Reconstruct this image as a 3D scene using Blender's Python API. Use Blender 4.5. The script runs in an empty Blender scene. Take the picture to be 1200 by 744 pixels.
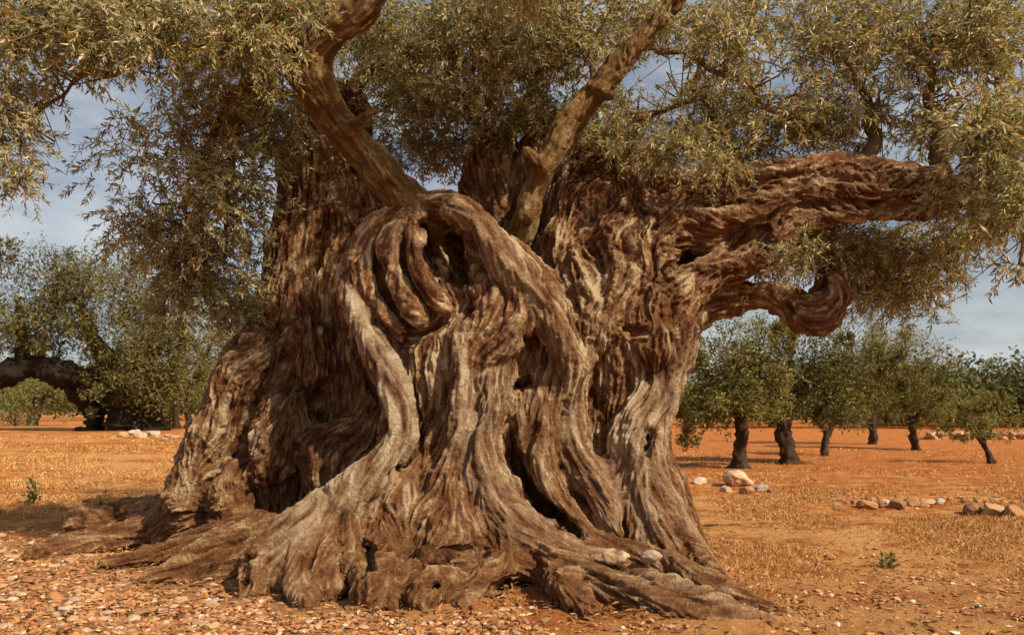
import bpy, bmesh, math, random
import numpy as np
from mathutils import Vector

random.seed(7)
RNG = np.random.default_rng(11)
scene = bpy.context.scene
COL = scene.collection

# ------------------------------------------------------------------ camera
F, CX, CY, CAM_H = 900.0, 600.0, 482.0, 1.3          # focal length in photo pixels, horizon row, eye height
cam_data = bpy.data.cameras.new('camera')
cam = bpy.data.objects.new('camera', cam_data)
COL.objects.link(cam)
cam.location = (0, 0, CAM_H)
cam.rotation_euler = (math.radians(90), 0, 0)
cam_data.sensor_width = 36
cam_data.lens = 27
cam_data.shift_y = (CY - 372) / 1200
cam_data.clip_start = 0.05
cam_data.clip_end = 3000
cam_data.dof.use_dof = True
cam_data.dof.focus_distance = 6.2
cam_data.dof.aperture_fstop = 2.8
scene.camera = cam

# ------------------------------------------------------------------ sun + sky
SUN_AZ = math.radians(52)      # to the right of straight behind the camera
SUN_EL = math.radians(42)
to_sun = Vector((math.sin(SUN_AZ) * math.cos(SUN_EL), -math.cos(SUN_AZ) * math.cos(SUN_EL), math.sin(SUN_EL)))
sun_data = bpy.data.lights.new('sun', 'SUN')
sun_data.energy = 5.0
sun_data.angle = math.radians(0.6)
sun_data.color = (1.0, 0.85, 0.64)
sun = bpy.data.objects.new('sun', sun_data)
COL.objects.link(sun)
sun.rotation_euler = to_sun.to_track_quat('Z', 'Y').to_euler()

world = bpy.data.worlds.new('World')
scene.world = world
world.use_nodes = True
wn, wl = world.node_tree.nodes, world.node_tree.links
wn.clear()
w_out = wn.new('ShaderNodeOutputWorld')
w_bg = wn.new('ShaderNodeBackground')
w_bg.inputs['Strength'].default_value = 0.066
w_sky = wn.new('ShaderNodeTexSky')
w_sky.sky_type = 'NISHITA'
w_sky.sun_disc = False
w_sky.sun_elevation = SUN_EL
w_sky.sun_rotation = math.atan2(to_sun.x, to_sun.y)
w_sky.dust_density = 2.0
w_sky.air_density = 1.0
w_tc = wn.new('ShaderNodeTexCoord')
w_map = wn.new('ShaderNodeMapping')
w_map.inputs['Scale'].default_value = (1.6, 1.6, 4.5)
w_map.inputs['Location'].default_value = (0.3, 0.2, 0.15)
w_noise = wn.new('ShaderNodeTexNoise')
w_noise.inputs['Scale'].default_value = 2.1
w_noise.inputs['Detail'].default_value = 9
w_noise.inputs['Roughness'].default_value = 0.62
w_ramp = wn.new('ShaderNodeValToRGB')
w_ramp.color_ramp.elements[0].position = 0.40
w_ramp.color_ramp.elements[1].position = 0.72
w_mix = wn.new('ShaderNodeMix'); w_mix.data_type = 'RGBA'
w_mix.inputs['B'].default_value = (8.2, 8.6, 8.8, 1)
w_hsv = wn.new('ShaderNodeHueSaturation')
w_hsv.inputs['Saturation'].default_value = 0.8
w_hsv.inputs['Value'].default_value = 1.15
wl.new(w_tc.outputs['Generated'], w_map.inputs['Vector'])
wl.new(w_map.outputs['Vector'], w_noise.inputs['Vector'])
wl.new(w_noise.outputs['Fac'], w_ramp.inputs['Fac'])
wl.new(w_ramp.outputs['Color'], w_mix.inputs['Factor'])
wl.new(w_sky.outputs['Color'], w_hsv.inputs['Color'])
wl.new(w_hsv.outputs['Color'], w_mix.inputs['A'])
wl.new(w_mix.outputs['Result'], w_bg.inputs['Color'])
wl.new(w_bg.outputs['Background'], w_out.inputs['Surface'])

scene.view_settings.view_transform = 'Standard'
scene.view_settings.look = 'None'
scene.view_settings.exposure = 0.33
scene.view_settings.gamma = 1.0

# ------------------------------------------------------------------ numeric helpers
def sstep(a, b, x):
    t = np.clip((x - a) / (b - a), 0, 1)
    return t * t * (3 - 2 * t)

_PERM = RNG.random(1 << 16).astype(np.float32)
def vnoise(p, seed=0):
    """smooth value noise in -1..1 for an (n,3) array"""
    i = np.floor(p).astype(np.int64)
    f = (p - i).astype(np.float32)
    u = f * f * f * (f * (f * 6 - 15) + 10)
    def h(dx, dy, dz):
        k = (i[:, 0] + dx) * 73856093 ^ (i[:, 1] + dy) * 19349663 ^ (i[:, 2] + dz) * 83492791 ^ (seed * 2654435761)
        k = (k ^ (k >> 13)) * 1274126177
        return _PERM[(k ^ (k >> 16)) & 0xFFFF]
    x0 = h(0, 0, 0) * (1 - u[:, 0]) + h(1, 0, 0) * u[:, 0]
    x1 = h(0, 1, 0) * (1 - u[:, 0]) + h(1, 1, 0) * u[:, 0]
    x2 = h(0, 0, 1) * (1 - u[:, 0]) + h(1, 0, 1) * u[:, 0]
    x3 = h(0, 1, 1) * (1 - u[:, 0]) + h(1, 1, 1) * u[:, 0]
    y0 = x0 * (1 - u[:, 1]) + x1 * u[:, 1]
    y1 = x2 * (1 - u[:, 1]) + x3 * u[:, 1]
    return (y0 * (1 - u[:, 2]) + y1 * u[:, 2]) * 2 - 1

def fbm(p, oct=4, seed=0, gain=0.5):
    s, a, n = 0, 1, 0
    for o in range(oct):
        s = s + a * vnoise(p * (2 ** o) + o * 17.3, seed + o)
        n += a; a *= gain
    return s / n

def ground_z(x, y):
    x = np.asarray(x, float); y = np.asarray(y, float)
    p = np.stack([x.ravel(), y.ravel(), np.zeros(x.size)], 1)
    z = 0.035 * vnoise(p * 0.6, 91) + 0.018 * vnoise(p * 2.1, 92)
    z = z.reshape(x.shape) * sstep(90, 40, y)
    z = z + 0.55 * sstep(12, 30, y) * sstep(2, -6, x)
    d = np.hypot((x - 0.0) / 3.6, (y - 6.9) / 2.6)
    return z + 0.05 * sstep(1.15, 0.45, d)

def P(px, py, Y):
    return np.array([(px - CX) / F * Y, Y, CAM_H - (py - CY) / F * Y])

def hit(px, py):
    """where the photo ray through (px, py) meets the ground"""
    Y = CAM_H * F / (py - CY)
    for _ in range(12):
        g = float(ground_z((px - CX) / F * Y, Y))
        Y = 0.5 * Y + 0.5 * (CAM_H - g) * F / (py - CY)
    return np.array([(px - CX) / F * Y, Y, float(ground_z((px - CX) / F * Y, Y))])

def catmull(pts, n=6):
    pts = np.asarray(pts, float)
    q = np.vstack([2 * pts[0] - pts[1], pts, 2 * pts[-1] - pts[-2]])
    out = []
    for i in range(1, len(q) - 2):
        t = np.linspace(0, 1, n, endpoint=False)[:, None]
        a, b, c, d = q[i - 1], q[i], q[i + 1], q[i + 2]
        out.append(0.5 * (2 * b + (c - a) * t + (2 * a - 5 * b + 4 * c - d) * t ** 2 + (3 * b - a - 3 * c + d) * t ** 3))
    out.append(pts[-1:])
    return np.vstack(out)

# ------------------------------------------------------------------ object helpers
def link(o, parent=None):
    COL.objects.link(o)
    if parent is not None:
        o.parent = parent
    return o

def thing(name, label, cat, loc=(0, 0, 0), group=None):
    o = bpy.data.objects.new(name, None)
    o.empty_display_size = 0.2
    o.location = tuple(float(v) for v in loc)
    o['label'] = label; o['category'] = cat
    if group: o['group'] = group
    return link(o)

def mesh_np(name, verts, faces, mat, smooth=True, attrs=None, colors=None):
    """mesh from arrays; faces an (n,3|4) array or a list of such arrays"""
    me = bpy.data.meshes.new(name)
    fl = faces if isinstance(faces, list) else [faces]
    fl = [np.asarray(f, np.int32) for f in fl if len(f)]
    verts = np.asarray(verts, np.float32)
    me.vertices.add(len(verts))
    me.vertices.foreach_set('co', verts.ravel())
    loops = np.concatenate([f.ravel() for f in fl])
    sizes = np.concatenate([np.full(len(f), f.shape[1], np.int32) for f in fl])
    me.loops.add(len(loops))
    me.loops.foreach_set('vertex_index', loops)
    me.polygons.add(len(sizes))
    me.polygons.foreach_set('loop_start', np.concatenate([[0], np.cumsum(sizes)[:-1]]).astype(np.int32))
    me.polygons.foreach_set('loop_total', sizes)
    me.polygons.foreach_set('use_smooth', np.full(len(sizes), smooth, bool))
    me.update(calc_edges=True)
    for k, v in (attrs or {}).items():
        a = me.attributes.new(k, 'FLOAT', 'POINT')
        a.data.foreach_set('value', np.asarray(v, np.float32))
    if colors is not None:
        a = me.attributes.new('tint', 'FLOAT_COLOR', 'POINT')
        c = np.ones((len(verts), 4), np.float32); c[:, :3] = colors
        a.data.foreach_set('color', c.ravel())
    if mat: me.materials.append(mat)
    return me

def part(name, me, parent, origin=None, kind=None):
    o = bpy.data.objects.new(name, me)
    link(o, parent)
    if kind: o['kind'] = kind
    return o

# ------------------------------------------------------------------ materials
def new_mat(name, rough=0.85, spec=0.25):
    m = bpy.data.materials.new(name); m.use_nodes = True
    nt = m.node_tree; b = nt.nodes['Principled BSDF']
    b.inputs['Roughness'].default_value = rough
    b.inputs['Specular IOR Level'].default_value = spec
    return m, nt.nodes, nt.links, b

def ramp(n, stops, interp='LINEAR'):
    r = n.new('ShaderNodeValToRGB')
    r.color_ramp.interpolation = interp
    e = r.color_ramp.elements
    while len(e) < len(stops): e.new(0.5)
    for el, (p, c) in zip(e, stops):
        el.position = p; el.color = (*c, 1)
    return r

def noise(n, l, vec, scale, detail=6, rough=0.6):
    t = n.new('ShaderNodeTexNoise')
    t.inputs['Scale'].default_value = scale
    t.inputs['Detail'].default_value = detail
    t.inputs['Roughness'].default_value = rough
    if vec is not None: l.new(vec, t.inputs['Vector'])
    return t

def mixc(n, l, fac, a, b, mode='MIX'):
    m = n.new('ShaderNodeMix'); m.data_type = 'RGBA'; m.blend_type = mode
    for sock, v in (('Factor', fac), ('A', a), ('B', b)):
        if hasattr(v, 'is_linked') or hasattr(v, 'links'): l.new(v, m.inputs[sock])
        elif sock == 'Factor': m.inputs[sock].default_value = v
        else: m.inputs[sock].default_value = (*v, 1)
    return m.outputs['Result']

def mathn(n, l, op, a, b=None):
    m = n.new('ShaderNodeMath'); m.operation = op
    for i, v in enumerate((a, b)):
        if v is None: continue
        if hasattr(v, 'links'): l.new(v, m.inputs[i])
        else: m.inputs[i].default_value = v
    return m.outputs[0]

def bark_material():
    m, n, l, b = new_mat('old_olive_bark', 0.86, 0.25)
    geo = n.new('ShaderNodeNewGeometry')
    def at(name):
        a = n.new('ShaderNodeAttribute'); a.attribute_name = name; return a.outputs['Fac']
    grain, relief, pale, moss = at('grain'), at('relief'), at('pale'), at('moss')
    big = noise(n, l, geo.outputs['Position'], 1.7, 4).outputs['Fac']
    fine = noise(n, l, geo.outputs['Position'], 38, 6, 0.7).outputs['Fac']
    mid = noise(n, l, geo.outputs['Position'], 9, 6, 0.65).outputs['Fac']
    g = mathn(n, l, 'ADD', grain, mathn(n, l, 'MULTIPLY', mathn(n, l, 'SUBTRACT', fine, 0.5), 1.0))
    base = ramp(n, [(0.10, (0.050, 0.017, 0.007)), (0.30, (0.150, 0.055, 0.020)), (0.55, (0.31, 0.162, 0.068)), (0.78, (0.66, 0.50, 0.30))])  # grain tones; darks and pales pushed apart, putting shade and highlight contrast in colour
    l.new(g, base.inputs['Fac'])
    # red brown inner wood patches, grey weathered patches
    red = ramp(n, [(0.50, (0, 0, 0)), (0.66, (1, 1, 1))]); l.new(big, red.inputs['Fac'])
    c = mixc(n, l, mathn(n, l, 'MULTIPLY', red.outputs['Color'], 0.55), base.outputs['Color'], (0.19, 0.062, 0.018))
    palec = mixc(n, l, g, (0.26, 0.155, 0.075), (0.74, 0.60, 0.41))
    c = mixc(n, l, pale, c, palec)
    mossc = mixc(n, l, g, (0.10, 0.055, 0.014), (0.36, 0.225, 0.07))
    c = mixc(n, l, moss, c, mossc)
    lich = ramp(n, [(0.60, (0, 0, 0)), (0.72, (1, 1, 1))]); l.new(mid, lich.inputs['Fac'])
    c = mixc(n, l, mathn(n, l, 'MULTIPLY', lich.outputs['Color'], 0.35), c, (0.42, 0.33, 0.20))
    sep = n.new('ShaderNodeSeparateXYZ'); l.new(geo.outputs['Position'], sep.inputs[0])
    dust = n.new('ShaderNodeMapRange'); dust.inputs['From Min'].default_value = 1.05; dust.inputs['From Max'].default_value = 0.05
    l.new(mathn(n, l, 'ADD', sep.outputs['Z'], mathn(n, l, 'MULTIPLY', mathn(n, l, 'SUBTRACT', mid, 0.5), 1.6)), dust.inputs['Value'])
    c = mixc(n, l, mathn(n, l, 'MULTIPLY', dust.outputs['Result'], 0.55), c, mixc(n, l, g, (0.16, 0.055, 0.016), (0.45, 0.215, 0.08)))
    l.new(c, b.inputs['Base Color'])
    bump = n.new('ShaderNodeBump'); bump.inputs['Strength'].default_value = 1.0; bump.inputs['Distance'].default_value = 0.028
    mp = n.new('ShaderNodeMapping'); mp.inputs['Scale'].default_value = (1, 1, 0.32); l.new(geo.outputs['Position'], mp.inputs['Vector'])
    crack = noise(n, l, mp.outputs['Vector'], 34, 5, 0.7).outputs['Fac']
    ck = mathn(n, l, 'ABSOLUTE', mathn(n, l, 'SUBTRACT', crack, 0.5))
    h = mathn(n, l, 'ADD', mathn(n, l, 'MULTIPLY', fine, 1.3), mathn(n, l, 'ADD', mid, mathn(n, l, 'MULTIPLY', mathn(n, l, 'MINIMUM', ck, 0.12), 3.0)))
    l.new(mathn(n, l, 'ADD', h, mathn(n, l, 'MULTIPLY', grain, 0.5)), bump.inputs['Height'])
    l.new(bump.outputs['Normal'], b.inputs['Normal'])
    return m

def leaf_material(name, under, trans=0.28, rough=0.5, spec=0.35):
    m, n, l, b = new_mat(name, rough, spec)
    a = n.new('ShaderNodeAttribute'); a.attribute_name = 'tint'
    geo = n.new('ShaderNodeNewGeometry')
    c = mixc(n, l, mathn(n, l, 'MULTIPLY', geo.outputs['Backfacing'], 0.55), a.outputs['Color'], under)
    l.new(c, b.inputs['Base Color'])
    tr = n.new('ShaderNodeBsdfTranslucent'); l.new(a.outputs['Color'], tr.inputs['Color'])
    mx = n.new('ShaderNodeMixShader'); mx.inputs['Fac'].default_value = trans
    l.new(b.outputs['BSDF'], mx.inputs[1]); l.new(tr.outputs['BSDF'], mx.inputs[2])
    l.new(mx.outputs['Shader'], n['Material Output'].inputs['Surface'])
    return m

def tint_material(name, rough=0.9, var=0.5, nscale=20, bump=0.4):
    m, n, l, b = new_mat(name, rough, 0.2)
    a = n.new('ShaderNodeAttribute'); a.attribute_name = 'tint'
    geo = n.new('ShaderNodeNewGeometry')
    t = noise(n, l, geo.outputs['Position'], nscale, 5, 0.65)
    v = mathn(n, l, 'ADD', mathn(n, l, 'MULTIPLY', t.outputs['Fac'], 2 * var), 1 - var)
    cc = n.new('ShaderNodeCombineColor')
    for i in range(3): l.new(v, cc.inputs[i])
    l.new(mixc(n, l, 1.0, a.outputs['Color'], cc.outputs['Color'], 'MULTIPLY'), b.inputs['Base Color'])
    if bump:
        bp = n.new('ShaderNodeBump'); bp.inputs['Strength'].default_value = bump; bp.inputs['Distance'].default_value = 0.02
        l.new(t.outputs['Fac'], bp.inputs['Height']); l.new(bp.outputs['Normal'], b.inputs['Normal'])
    return m

def stone_material():
    m, n, l, b = new_mat('weathered_limestone', 0.9, 0.2)
    oi = n.new('ShaderNodeObjectInfo'); tc = n.new('ShaderNodeTexCoord')
    geo = n.new('ShaderNodeNewGeometry')
    t = noise(n, l, geo.outputs['Position'], 30, 6, 0.7)
    big = noise(n, l, geo.outputs['Position'], 6, 4, 0.6)
    st = ramp(n, [(0.45, (0, 0, 0)), (0.7, (1, 1, 1))]); l.new(big.outputs['Fac'], st.inputs['Fac'])
    c = mixc(n, l, mathn(n, l, 'MULTIPLY', st.outputs['Color'], 0.75), oi.outputs['Color'], (0.36, 0.16, 0.065))
    c = mixc(n, l, mathn(n, l, 'MULTIPLY', t.outputs['Fac'], 0.35), c, (0.30, 0.20, 0.13))
    l.new(c, b.inputs['Base Color'])
    bp = n.new('ShaderNodeBump'); bp.inputs['Strength'].default_value = 0.6; bp.inputs['Distance'].default_value = 0.015
    l.new(t.outputs['Fac'], bp.inputs['Height']); l.new(bp.outputs['Normal'], b.inputs['Normal'])
    return m

def ground_material():
    m, n, l, b = new_mat('red_soil', 0.95, 0.1)
    geo = n.new('ShaderNodeNewGeometry'); pos = geo.outputs['Position']
    big = noise(n, l, pos, 0.35, 5, 0.6).outputs['Fac']
    mid = noise(n, l, pos, 2.2, 6, 0.65).outputs['Fac']
    fine = noise(n, l, pos, 26, 6, 0.75).outputs['Fac']
    # stretched noise: worked soil lies in low bands across the grove
    mp = n.new('ShaderNodeMapping'); mp.inputs['Scale'].default_value = (0.12, 0.55, 1); l.new(pos, mp.inputs['Vector'])
    band = noise(n, l, mp.outputs['Vector'], 1.3, 5, 0.6).outputs['Fac']
    soil = ramp(n, [(0.32, (0.19, 0.052, 0.013)), (0.5, (0.43, 0.145, 0.036)), (0.66, (0.62, 0.265, 0.082))])
    l.new(mathn(n, l, 'ADD', mathn(n, l, 'MULTIPLY', mid, 0.5), mathn(n, l, 'MULTIPLY', fine, 0.5)), soil.inputs['Fac'])
    straw = mixc(n, l, fine, (0.32, 0.125, 0.036), (0.78, 0.44, 0.165))
    cov = n.new('ShaderNodeAttribute'); cov.attribute_name = 'straw'
    f = mathn(n, l, 'ADD', cov.outputs['Fac'], mathn(n, l, 'MULTIPLY', mathn(n, l, 'SUBTRACT', mathn(n, l, 'ADD', band, mid), 1.0), 2.6))
    fr = ramp(n, [(0.25, (0, 0, 0)), (0.75, (1, 1, 1))]); l.new(f, fr.inputs['Fac'])
    c = mixc(n, l, fr.outputs['Color'], soil.outputs['Color'], straw)
    grit = n.new('ShaderNodeAttribute'); grit.attribute_name = 'grit'
    c = mixc(n, l, mathn(n, l, 'MULTIPLY', grit.outputs['Fac'], 0.8), c, mixc(n, l, fine, (0.24, 0.095, 0.036), (0.56, 0.31, 0.15)))
    l.new(c, b.inputs['Base Color'])
    bp = n.new('ShaderNodeBump'); bp.inputs['Strength'].default_value = 1.0; bp.inputs['Distance'].default_value = 0.05
    l.new(mathn(n, l, 'ADD', fine, mid), bp.inputs['Height']); l.new(bp.outputs['Normal'], b.inputs['Normal'])
    return m

BARK = bark_material()
LEAF = leaf_material('olive_leaf', (0.56, 0.54, 0.38), 0.42, 0.4, 0.45)
FAR_LEAF = leaf_material('grove_leaf', (0.24, 0.21, 0.09), 0.3, 0.7, 0.12)
FAR_BARK = tint_material('grove_bark', 0.9, 0.5, 14, 0.6)
STONE = stone_material()
GRAVEL = tint_material('gravel_stone', 0.9, 0.35, 40, 0.3)
GRASS = tint_material('dry_grass', 0.8, 0.15, 5, 0)
SOIL = ground_material()

# ------------------------------------------------------------------ ground
def axis(fine0, fine1, step, far, growth=1.17):
    a = list(np.arange(fine0, fine1 + 1e-6, step))
    s = step
    while a[-1] < far: s *= growth; a.append(a[-1] + s)
    s = step; lo = []
    x = fine0
    while x > -far: s *= growth; x -= s; lo.append(x)
    return np.array(lo[::-1] + a)

gx = axis(-5.5, 6.0, 0.045, 900); gy = axis(3.6, 11.0, 0.045, 900)
GX, GY = np.meshgrid(gx, gy)
GZ = ground_z(GX, GY)
gp = np.stack([GX.ravel(), GY.ravel(), np.zeros(GX.size)], 1)
near = (sstep(16, 9, GY) * sstep(0, 3, GY) * sstep(9, 6, np.abs(GX))).ravel()
GZ = GZ + ((0.022 * fbm(gp * 7, 3, 40) + 0.010 * fbm(gp * 24, 2, 44)) * near).reshape(GX.shape)
idx = np.arange(GX.size).reshape(GX.shape)
gf = np.stack([idx[:-1, :-1], idx[:-1, 1:], idx[1:, 1:], idx[1:, :-1]], -1).reshape(-1, 4)
def straw_cover(x, y):
    s = 0.32 + 0.32 * sstep(0.2, 1.4, x) * sstep(13, 7, y)
    s = s + 0.12 * sstep(-0.5, -2, x) * sstep(8, 10, y) * sstep(26, 18, y)
    return s - 0.38 * sstep(14, 19, y) * sstep(0, 3, x)
def grit_cover(x, y):
    return sstep(0.4, -1.2, x) * sstep(8.8, 7.2, y) * sstep(2, 3, y) + 0.35 * sstep(6.5, 5, y) * sstep(0, 1.0, x)
# ------------------------------------------------------------------ the ancient tree: a field of merged strands
# (part, blend m, depth squash, moss, pale, [(photo x, photo y, depth m, radius in photo px)...])
S = []
def strand(name, k, pts, sy=1.0, moss=0.0, pale=0.0):
    # a depth of None: the strand lies on the ground there
    pts = [(x, y, hit(x, y + .8 * r)[1] + .02 if Y is None else Y, r) for x, y, Y, r in pts]
    if name == 'trunk' and .03 < k <= .055 and pts[0][1] > 320 and max(p_[3] for p_ in pts) < 45:
        k = .11
        pts = [(x, y, Y + .05 + (.12 if i == 0 else 0), r) for i, (x, y, Y, r) in enumerate(pts)]
    S.append((name, k, sy, moss, pale, pts))

# rear left stem
strand('trunk', .14, [(392,140,8.1,44),(384,205,8.0,50),(374,280,7.95,55),(368,350,7.9,60),(352,425,7.8,76),(322,510,7.7,92),(300,590,7.6,100),(292,660,7.5,112)], 1.0)
strand('trunk', .10, [(345,400,7.35,22),(300,430,7.2,27),(266,475,7.1,26),(245,530,7.0,26),(228,590,6.9,28)], 1)
strand('trunk', .08, [(352,440,7.2,24),(330,480,7.05,26),(308,540,6.95,26),(300,600,6.85,26)], 1)
strand('trunk', .06, [(345,175,7.9,16),(338,250,7.8,18),(326,330,7.7,18),(318,395,7.6,20)], 1)
strand('trunk', .06, [(398,250,7.5,16),(392,340,7.4,20),(385,420,7.3,22),(380,470,7.2,18)], 1)
for b_ in ([(312,405,7.1,24),(288,440,7.0,33),(270,462,6.98,24)], [(268,478,6.95,22),(250,515,6.9,27),(240,545,6.88,20)], [(330,480,6.85,24),(322,515,6.78,32),(312,550,6.74,26)],
           [(236,560,6.85,22),(222,590,6.8,26)], [(278,560,6.75,26),(268,598,6.68,28)], [(352,300,7.55,18),(348,340,7.5,20)], [(362,395,7.1,26),(366,430,7.05,26)]):
    strand('trunk', .09, b_, 1)
# ear shaped burl beside the S shaped rib
strand('trunk', .035, [(380,585,6.75,15),(366,555,6.7,15),(369,524,6.7,16),(392,508,6.72,17),(425,503,6.75,18),(448,480,6.8,20)], 1)
strand('trunk', .035, [(405,570,6.72,15),(398,545,6.7,14),(408,525,6.72,14),(430,515,6.75,14)], 1)
strand('trunk', .08, [(432,360,7.25,34),(432,440,7.2,38),(430,520,7.1,44),(415,600,6.95,52),(400,660,6.8,56)], 1)
# middle mass
strand('trunk', .14, [(505,290,6.75,62),(530,350,6.7,84),(552,430,6.65,98),(556,510,6.6,106),(552,590,6.5,118),(548,660,6.4,132),(545,720,6.35,150)], 1.05)
strand('trunk', .10, [(560,300,6.6,40),(602,355,6.55,56),(625,420,6.5,58),(628,500,6.45,58),(640,580,6.35,56),(655,650,6.25,60)], 1)
# knob with its hanging ribs
strand('trunk', .05, [(478,258,6.45,26),(462,290,6.4,38),(465,330,6.38,38),(478,360,6.36,26)], 1)
strand('trunk', .025, [(470,250,6.25,13),(438,268,6.2,15),(424,300,6.15,17),(430,342,6.1,15),(448,374,6.07,12),(470,390,6.06,8)], 1)
strand('trunk', .02, [(440,262,6.3,12),(416,290,6.28,13),(412,325,6.22,13),(420,352,6.2,11)], 1)
strand('trunk', .022, [(476,254,6.15,12),(461,272,6.1,13),(455,305,6.05,14),(470,338,6.02,13),(481,360,6.0,12),(495,376,6.0,8)], 1)
strand('trunk', .022, [(490,256,6.1,11),(488,275,6.05,12),(489,300,6.0,13),(498,323,5.98,13),(512,346,5.98,12),(522,362,6.0,8)], 1)
# arch shoulder running down to the right
strand('trunk', .045, [(488,240,6.3,18),(520,240,6.15,18),(549,256,6.05,19),(569,284,6.0,19),(596,314,5.97,20),(624,342,5.95,22),(650,375,5.95,24),(668,415,5.97,22),(664,460,6.0,18)], 1, 0.1, 0.15)
strand('trunk', .05, [(606,335,5.92,18),(608,372,5.86,20),(585,400,5.83,20),(556,420,5.86,16)], 1)
strand('trunk', .04, [(550,330,5.95,14),(572,352,5.9,15),(570,380,5.87,16),(545,400,5.88,15)], 1)
# S shaped smooth rib and its foot
strand('trunk', .025, [(407,318,6.25,12),(410,350,6.1,15),(430,392,5.98,17),(455,440,5.86,18),(469,485,5.76,19),(470,513,5.72,19),(452,542,5.67,21),(414,576,5.62,25),(374,606,5.58,29),(350,636,5.48,33),(338,668,None,30)], 1, 0.0, 0.8)
strand('trunk', .09, [(415,590,5.75,22),(398,625,5.58,25),(390,658,5.42,26),(382,690,None,18)], 1)
strand('trunk', .09, [(345,628,5.6,26),(318,650,5.46,25),(302,668,5.38,21),(292,692,None,14)], 1, 0, .2)
strand('trunk', .07, [(352,640,5.46,20),(350,668,5.34,20),(356,694,None,16),(362,708,None,9)], 1, 0, .2)
# long ribs on the front
strand('trunk', .05, [(540,380,5.9,12),(541,440,5.82,14),(534,500,5.76,14),(527,548,5.72,16),(530,600,5.66,20)], 1, 0, .25)
strand('trunk', .05, [(586,420,5.85,16),(576,475,5.78,19),(560,522,5.72,23),(568,575,5.66,28),(592,612,5.62,30),(640,640,5.55,28),(690,664,5.5,25),(740,684,None,22),(800,706,None,18),(850,720,None,13),(900,732,None,7)], 1, 0, .35)
strand('trunk', .035, [(612,470,5.92,10),(612,510,5.88,12),(612,540,5.86,10)], 1, 0, .3)
strand('trunk', .045, [(640,440,5.95,16),(637,500,5.88,18),(634,542,5.84,20),(656,588,5.8,20),(682,622,5.76,16)], 1, 0, .1)
strand('trunk', .04, [(690,408,6.2,12),(674,445,6.1,12),(664,490,6.02,13),(672,530,5.98,14),(694,566,5.95,16),(712,596,5.92,15),(722,620,5.9,10)], 1, 0, .4)
strand('trunk', .05, [(700,560,6.15,24),(708,592,6.05,20),(712,618,6.0,14)], 1, 0, .35)
# lower apron of roots in the middle
strand('trunk', .07, [(480,560,6.0,34),(470,620,5.75,42),(456,662,5.5,40),(444,690,None,28)], 1)
strand('trunk', .06, [(540,580,5.85,44),(522,630,5.62,46),(512,668,5.42,38),(500,694,None,24)], 1)
strand('trunk', .05, [(600,630,5.55,30),(590,662,5.4,26),(564,688,None,22),(545,704,None,15)], 1)
strand('trunk', .05, [(640,645,5.5,34),(650,674,5.35,28),(668,698,None,22),(692,716,None,14)], 1)
# right mass
strand('trunk', .14, [(700,215,7.3,46),(712,280,7.2,78),(722,345,7.15,92),(722,420,7.05,80),(726,500,6.95,62),(735,580,6.8,66),(752,660,6.6,76),(760,720,6.5,86)], 1.0)
strand('trunk', .08, [(680,240,6.95,34),(672,290,6.8,38),(690,340,6.6,40),(700,380,6.5,36)], 1)
strand('trunk', .06, [(745,200,7.0,26),(735,240,6.75,30),(722,280,6.55,28),(725,330,6.45,24),(715,380,6.4,22)], 1)
strand('trunk', .08, [(800,235,7.0,26),(775,265,6.75,32),(765,310,6.6,36),(775,360,6.6,38),(768,410,6.55,36)], 1)
strand('trunk', .08, [(792,400,6.75,26),(772,450,6.6,30),(748,505,6.45,32),(748,560,6.35,36),(764,620,6.25,42),(790,680,6.1,44),(800,720,6.0,50)], 1, 0, .45)
strand('trunk', .06, [(802,420,6.85,12),(788,462,6.75,14),(768,500,6.65,16),(764,540,6.6,18),(776,590,6.5,20),(806,640,6.4,20),(832,690,6.3,22)], 1, 0, .4)
strand('trunk', .04, [(790,560,6.7,12),(800,600,6.6,14),(812,640,6.5,14)], 1)
strand('trunk', .1, [(575,190,7.9,34),(578,260,7.8,44),(590,340,7.6,70),(600,430,7.4,100)], 1)
strand('trunk', .1, [(650,165,7.75,30),(645,230,7.6,46),(640,300,7.4,60),(650,380,7.2,70)], 1)
strand('trunk', .1, [(425,190,7.95,26),(432,240,7.8,36),(440,300,7.6,46),(445,380,7.4,50)], 1)
# great horizontal bough
strand('bough', .14, [(740,300,7.0,56),(790,285,6.95,58),(835,268,6.9,50),(880,247,6.85,40),(935,230,6.8,36),(1000,222,6.75,33),(1065,224,6.7,28),(1130,228,6.65,19),(1200,222,6.6,13),(1290,205,6.6,9),(1400,170,6.6,6)], 1)
strand('bough', .10, [(700,205,7.05,26),(760,207,6.95,26),(820,224,6.78,20),(870,214,6.7,17),(930,200,6.65,15),(1000,197,6.65,13),(1070,206,6.6,12),(1135,218,6.55,8)], 1)
strand('bough', .10, [(800,345,6.75,28),(835,318,6.65,26),(875,302,6.65,20),(905,280,6.62,17),(945,258,6.6,15),(1010,248,6.58,12),(1090,247,6.55,9),(1140,240,6.5,7)], 1)
strand('bough', .09, [(770,265,6.65,20),(825,260,6.58,20),(880,247,6.55,17),(950,228,6.55,13),(1030,225,6.53,12),(1110,234,6.5,10)], 1)
# drooping burl below it
strand('limb', .10, [(790,360,6.95,34),(835,352,6.9,26),(885,346,6.85,15),(918,354,6.82,15),(944,369,6.78,21),(964,366,6.78,23),(975,344,6.8,20),(974,322,6.82,14),(968,308,6.85,8)], 1)
strand('limb', .05, [(936,372,6.7,14),(955,380,6.68,13),(972,374,6.7,12)], 1)
strand('limb', .05, [(978,352,6.68,12),(984,336,6.7,11),(978,318,6.74,9)], 1)
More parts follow.
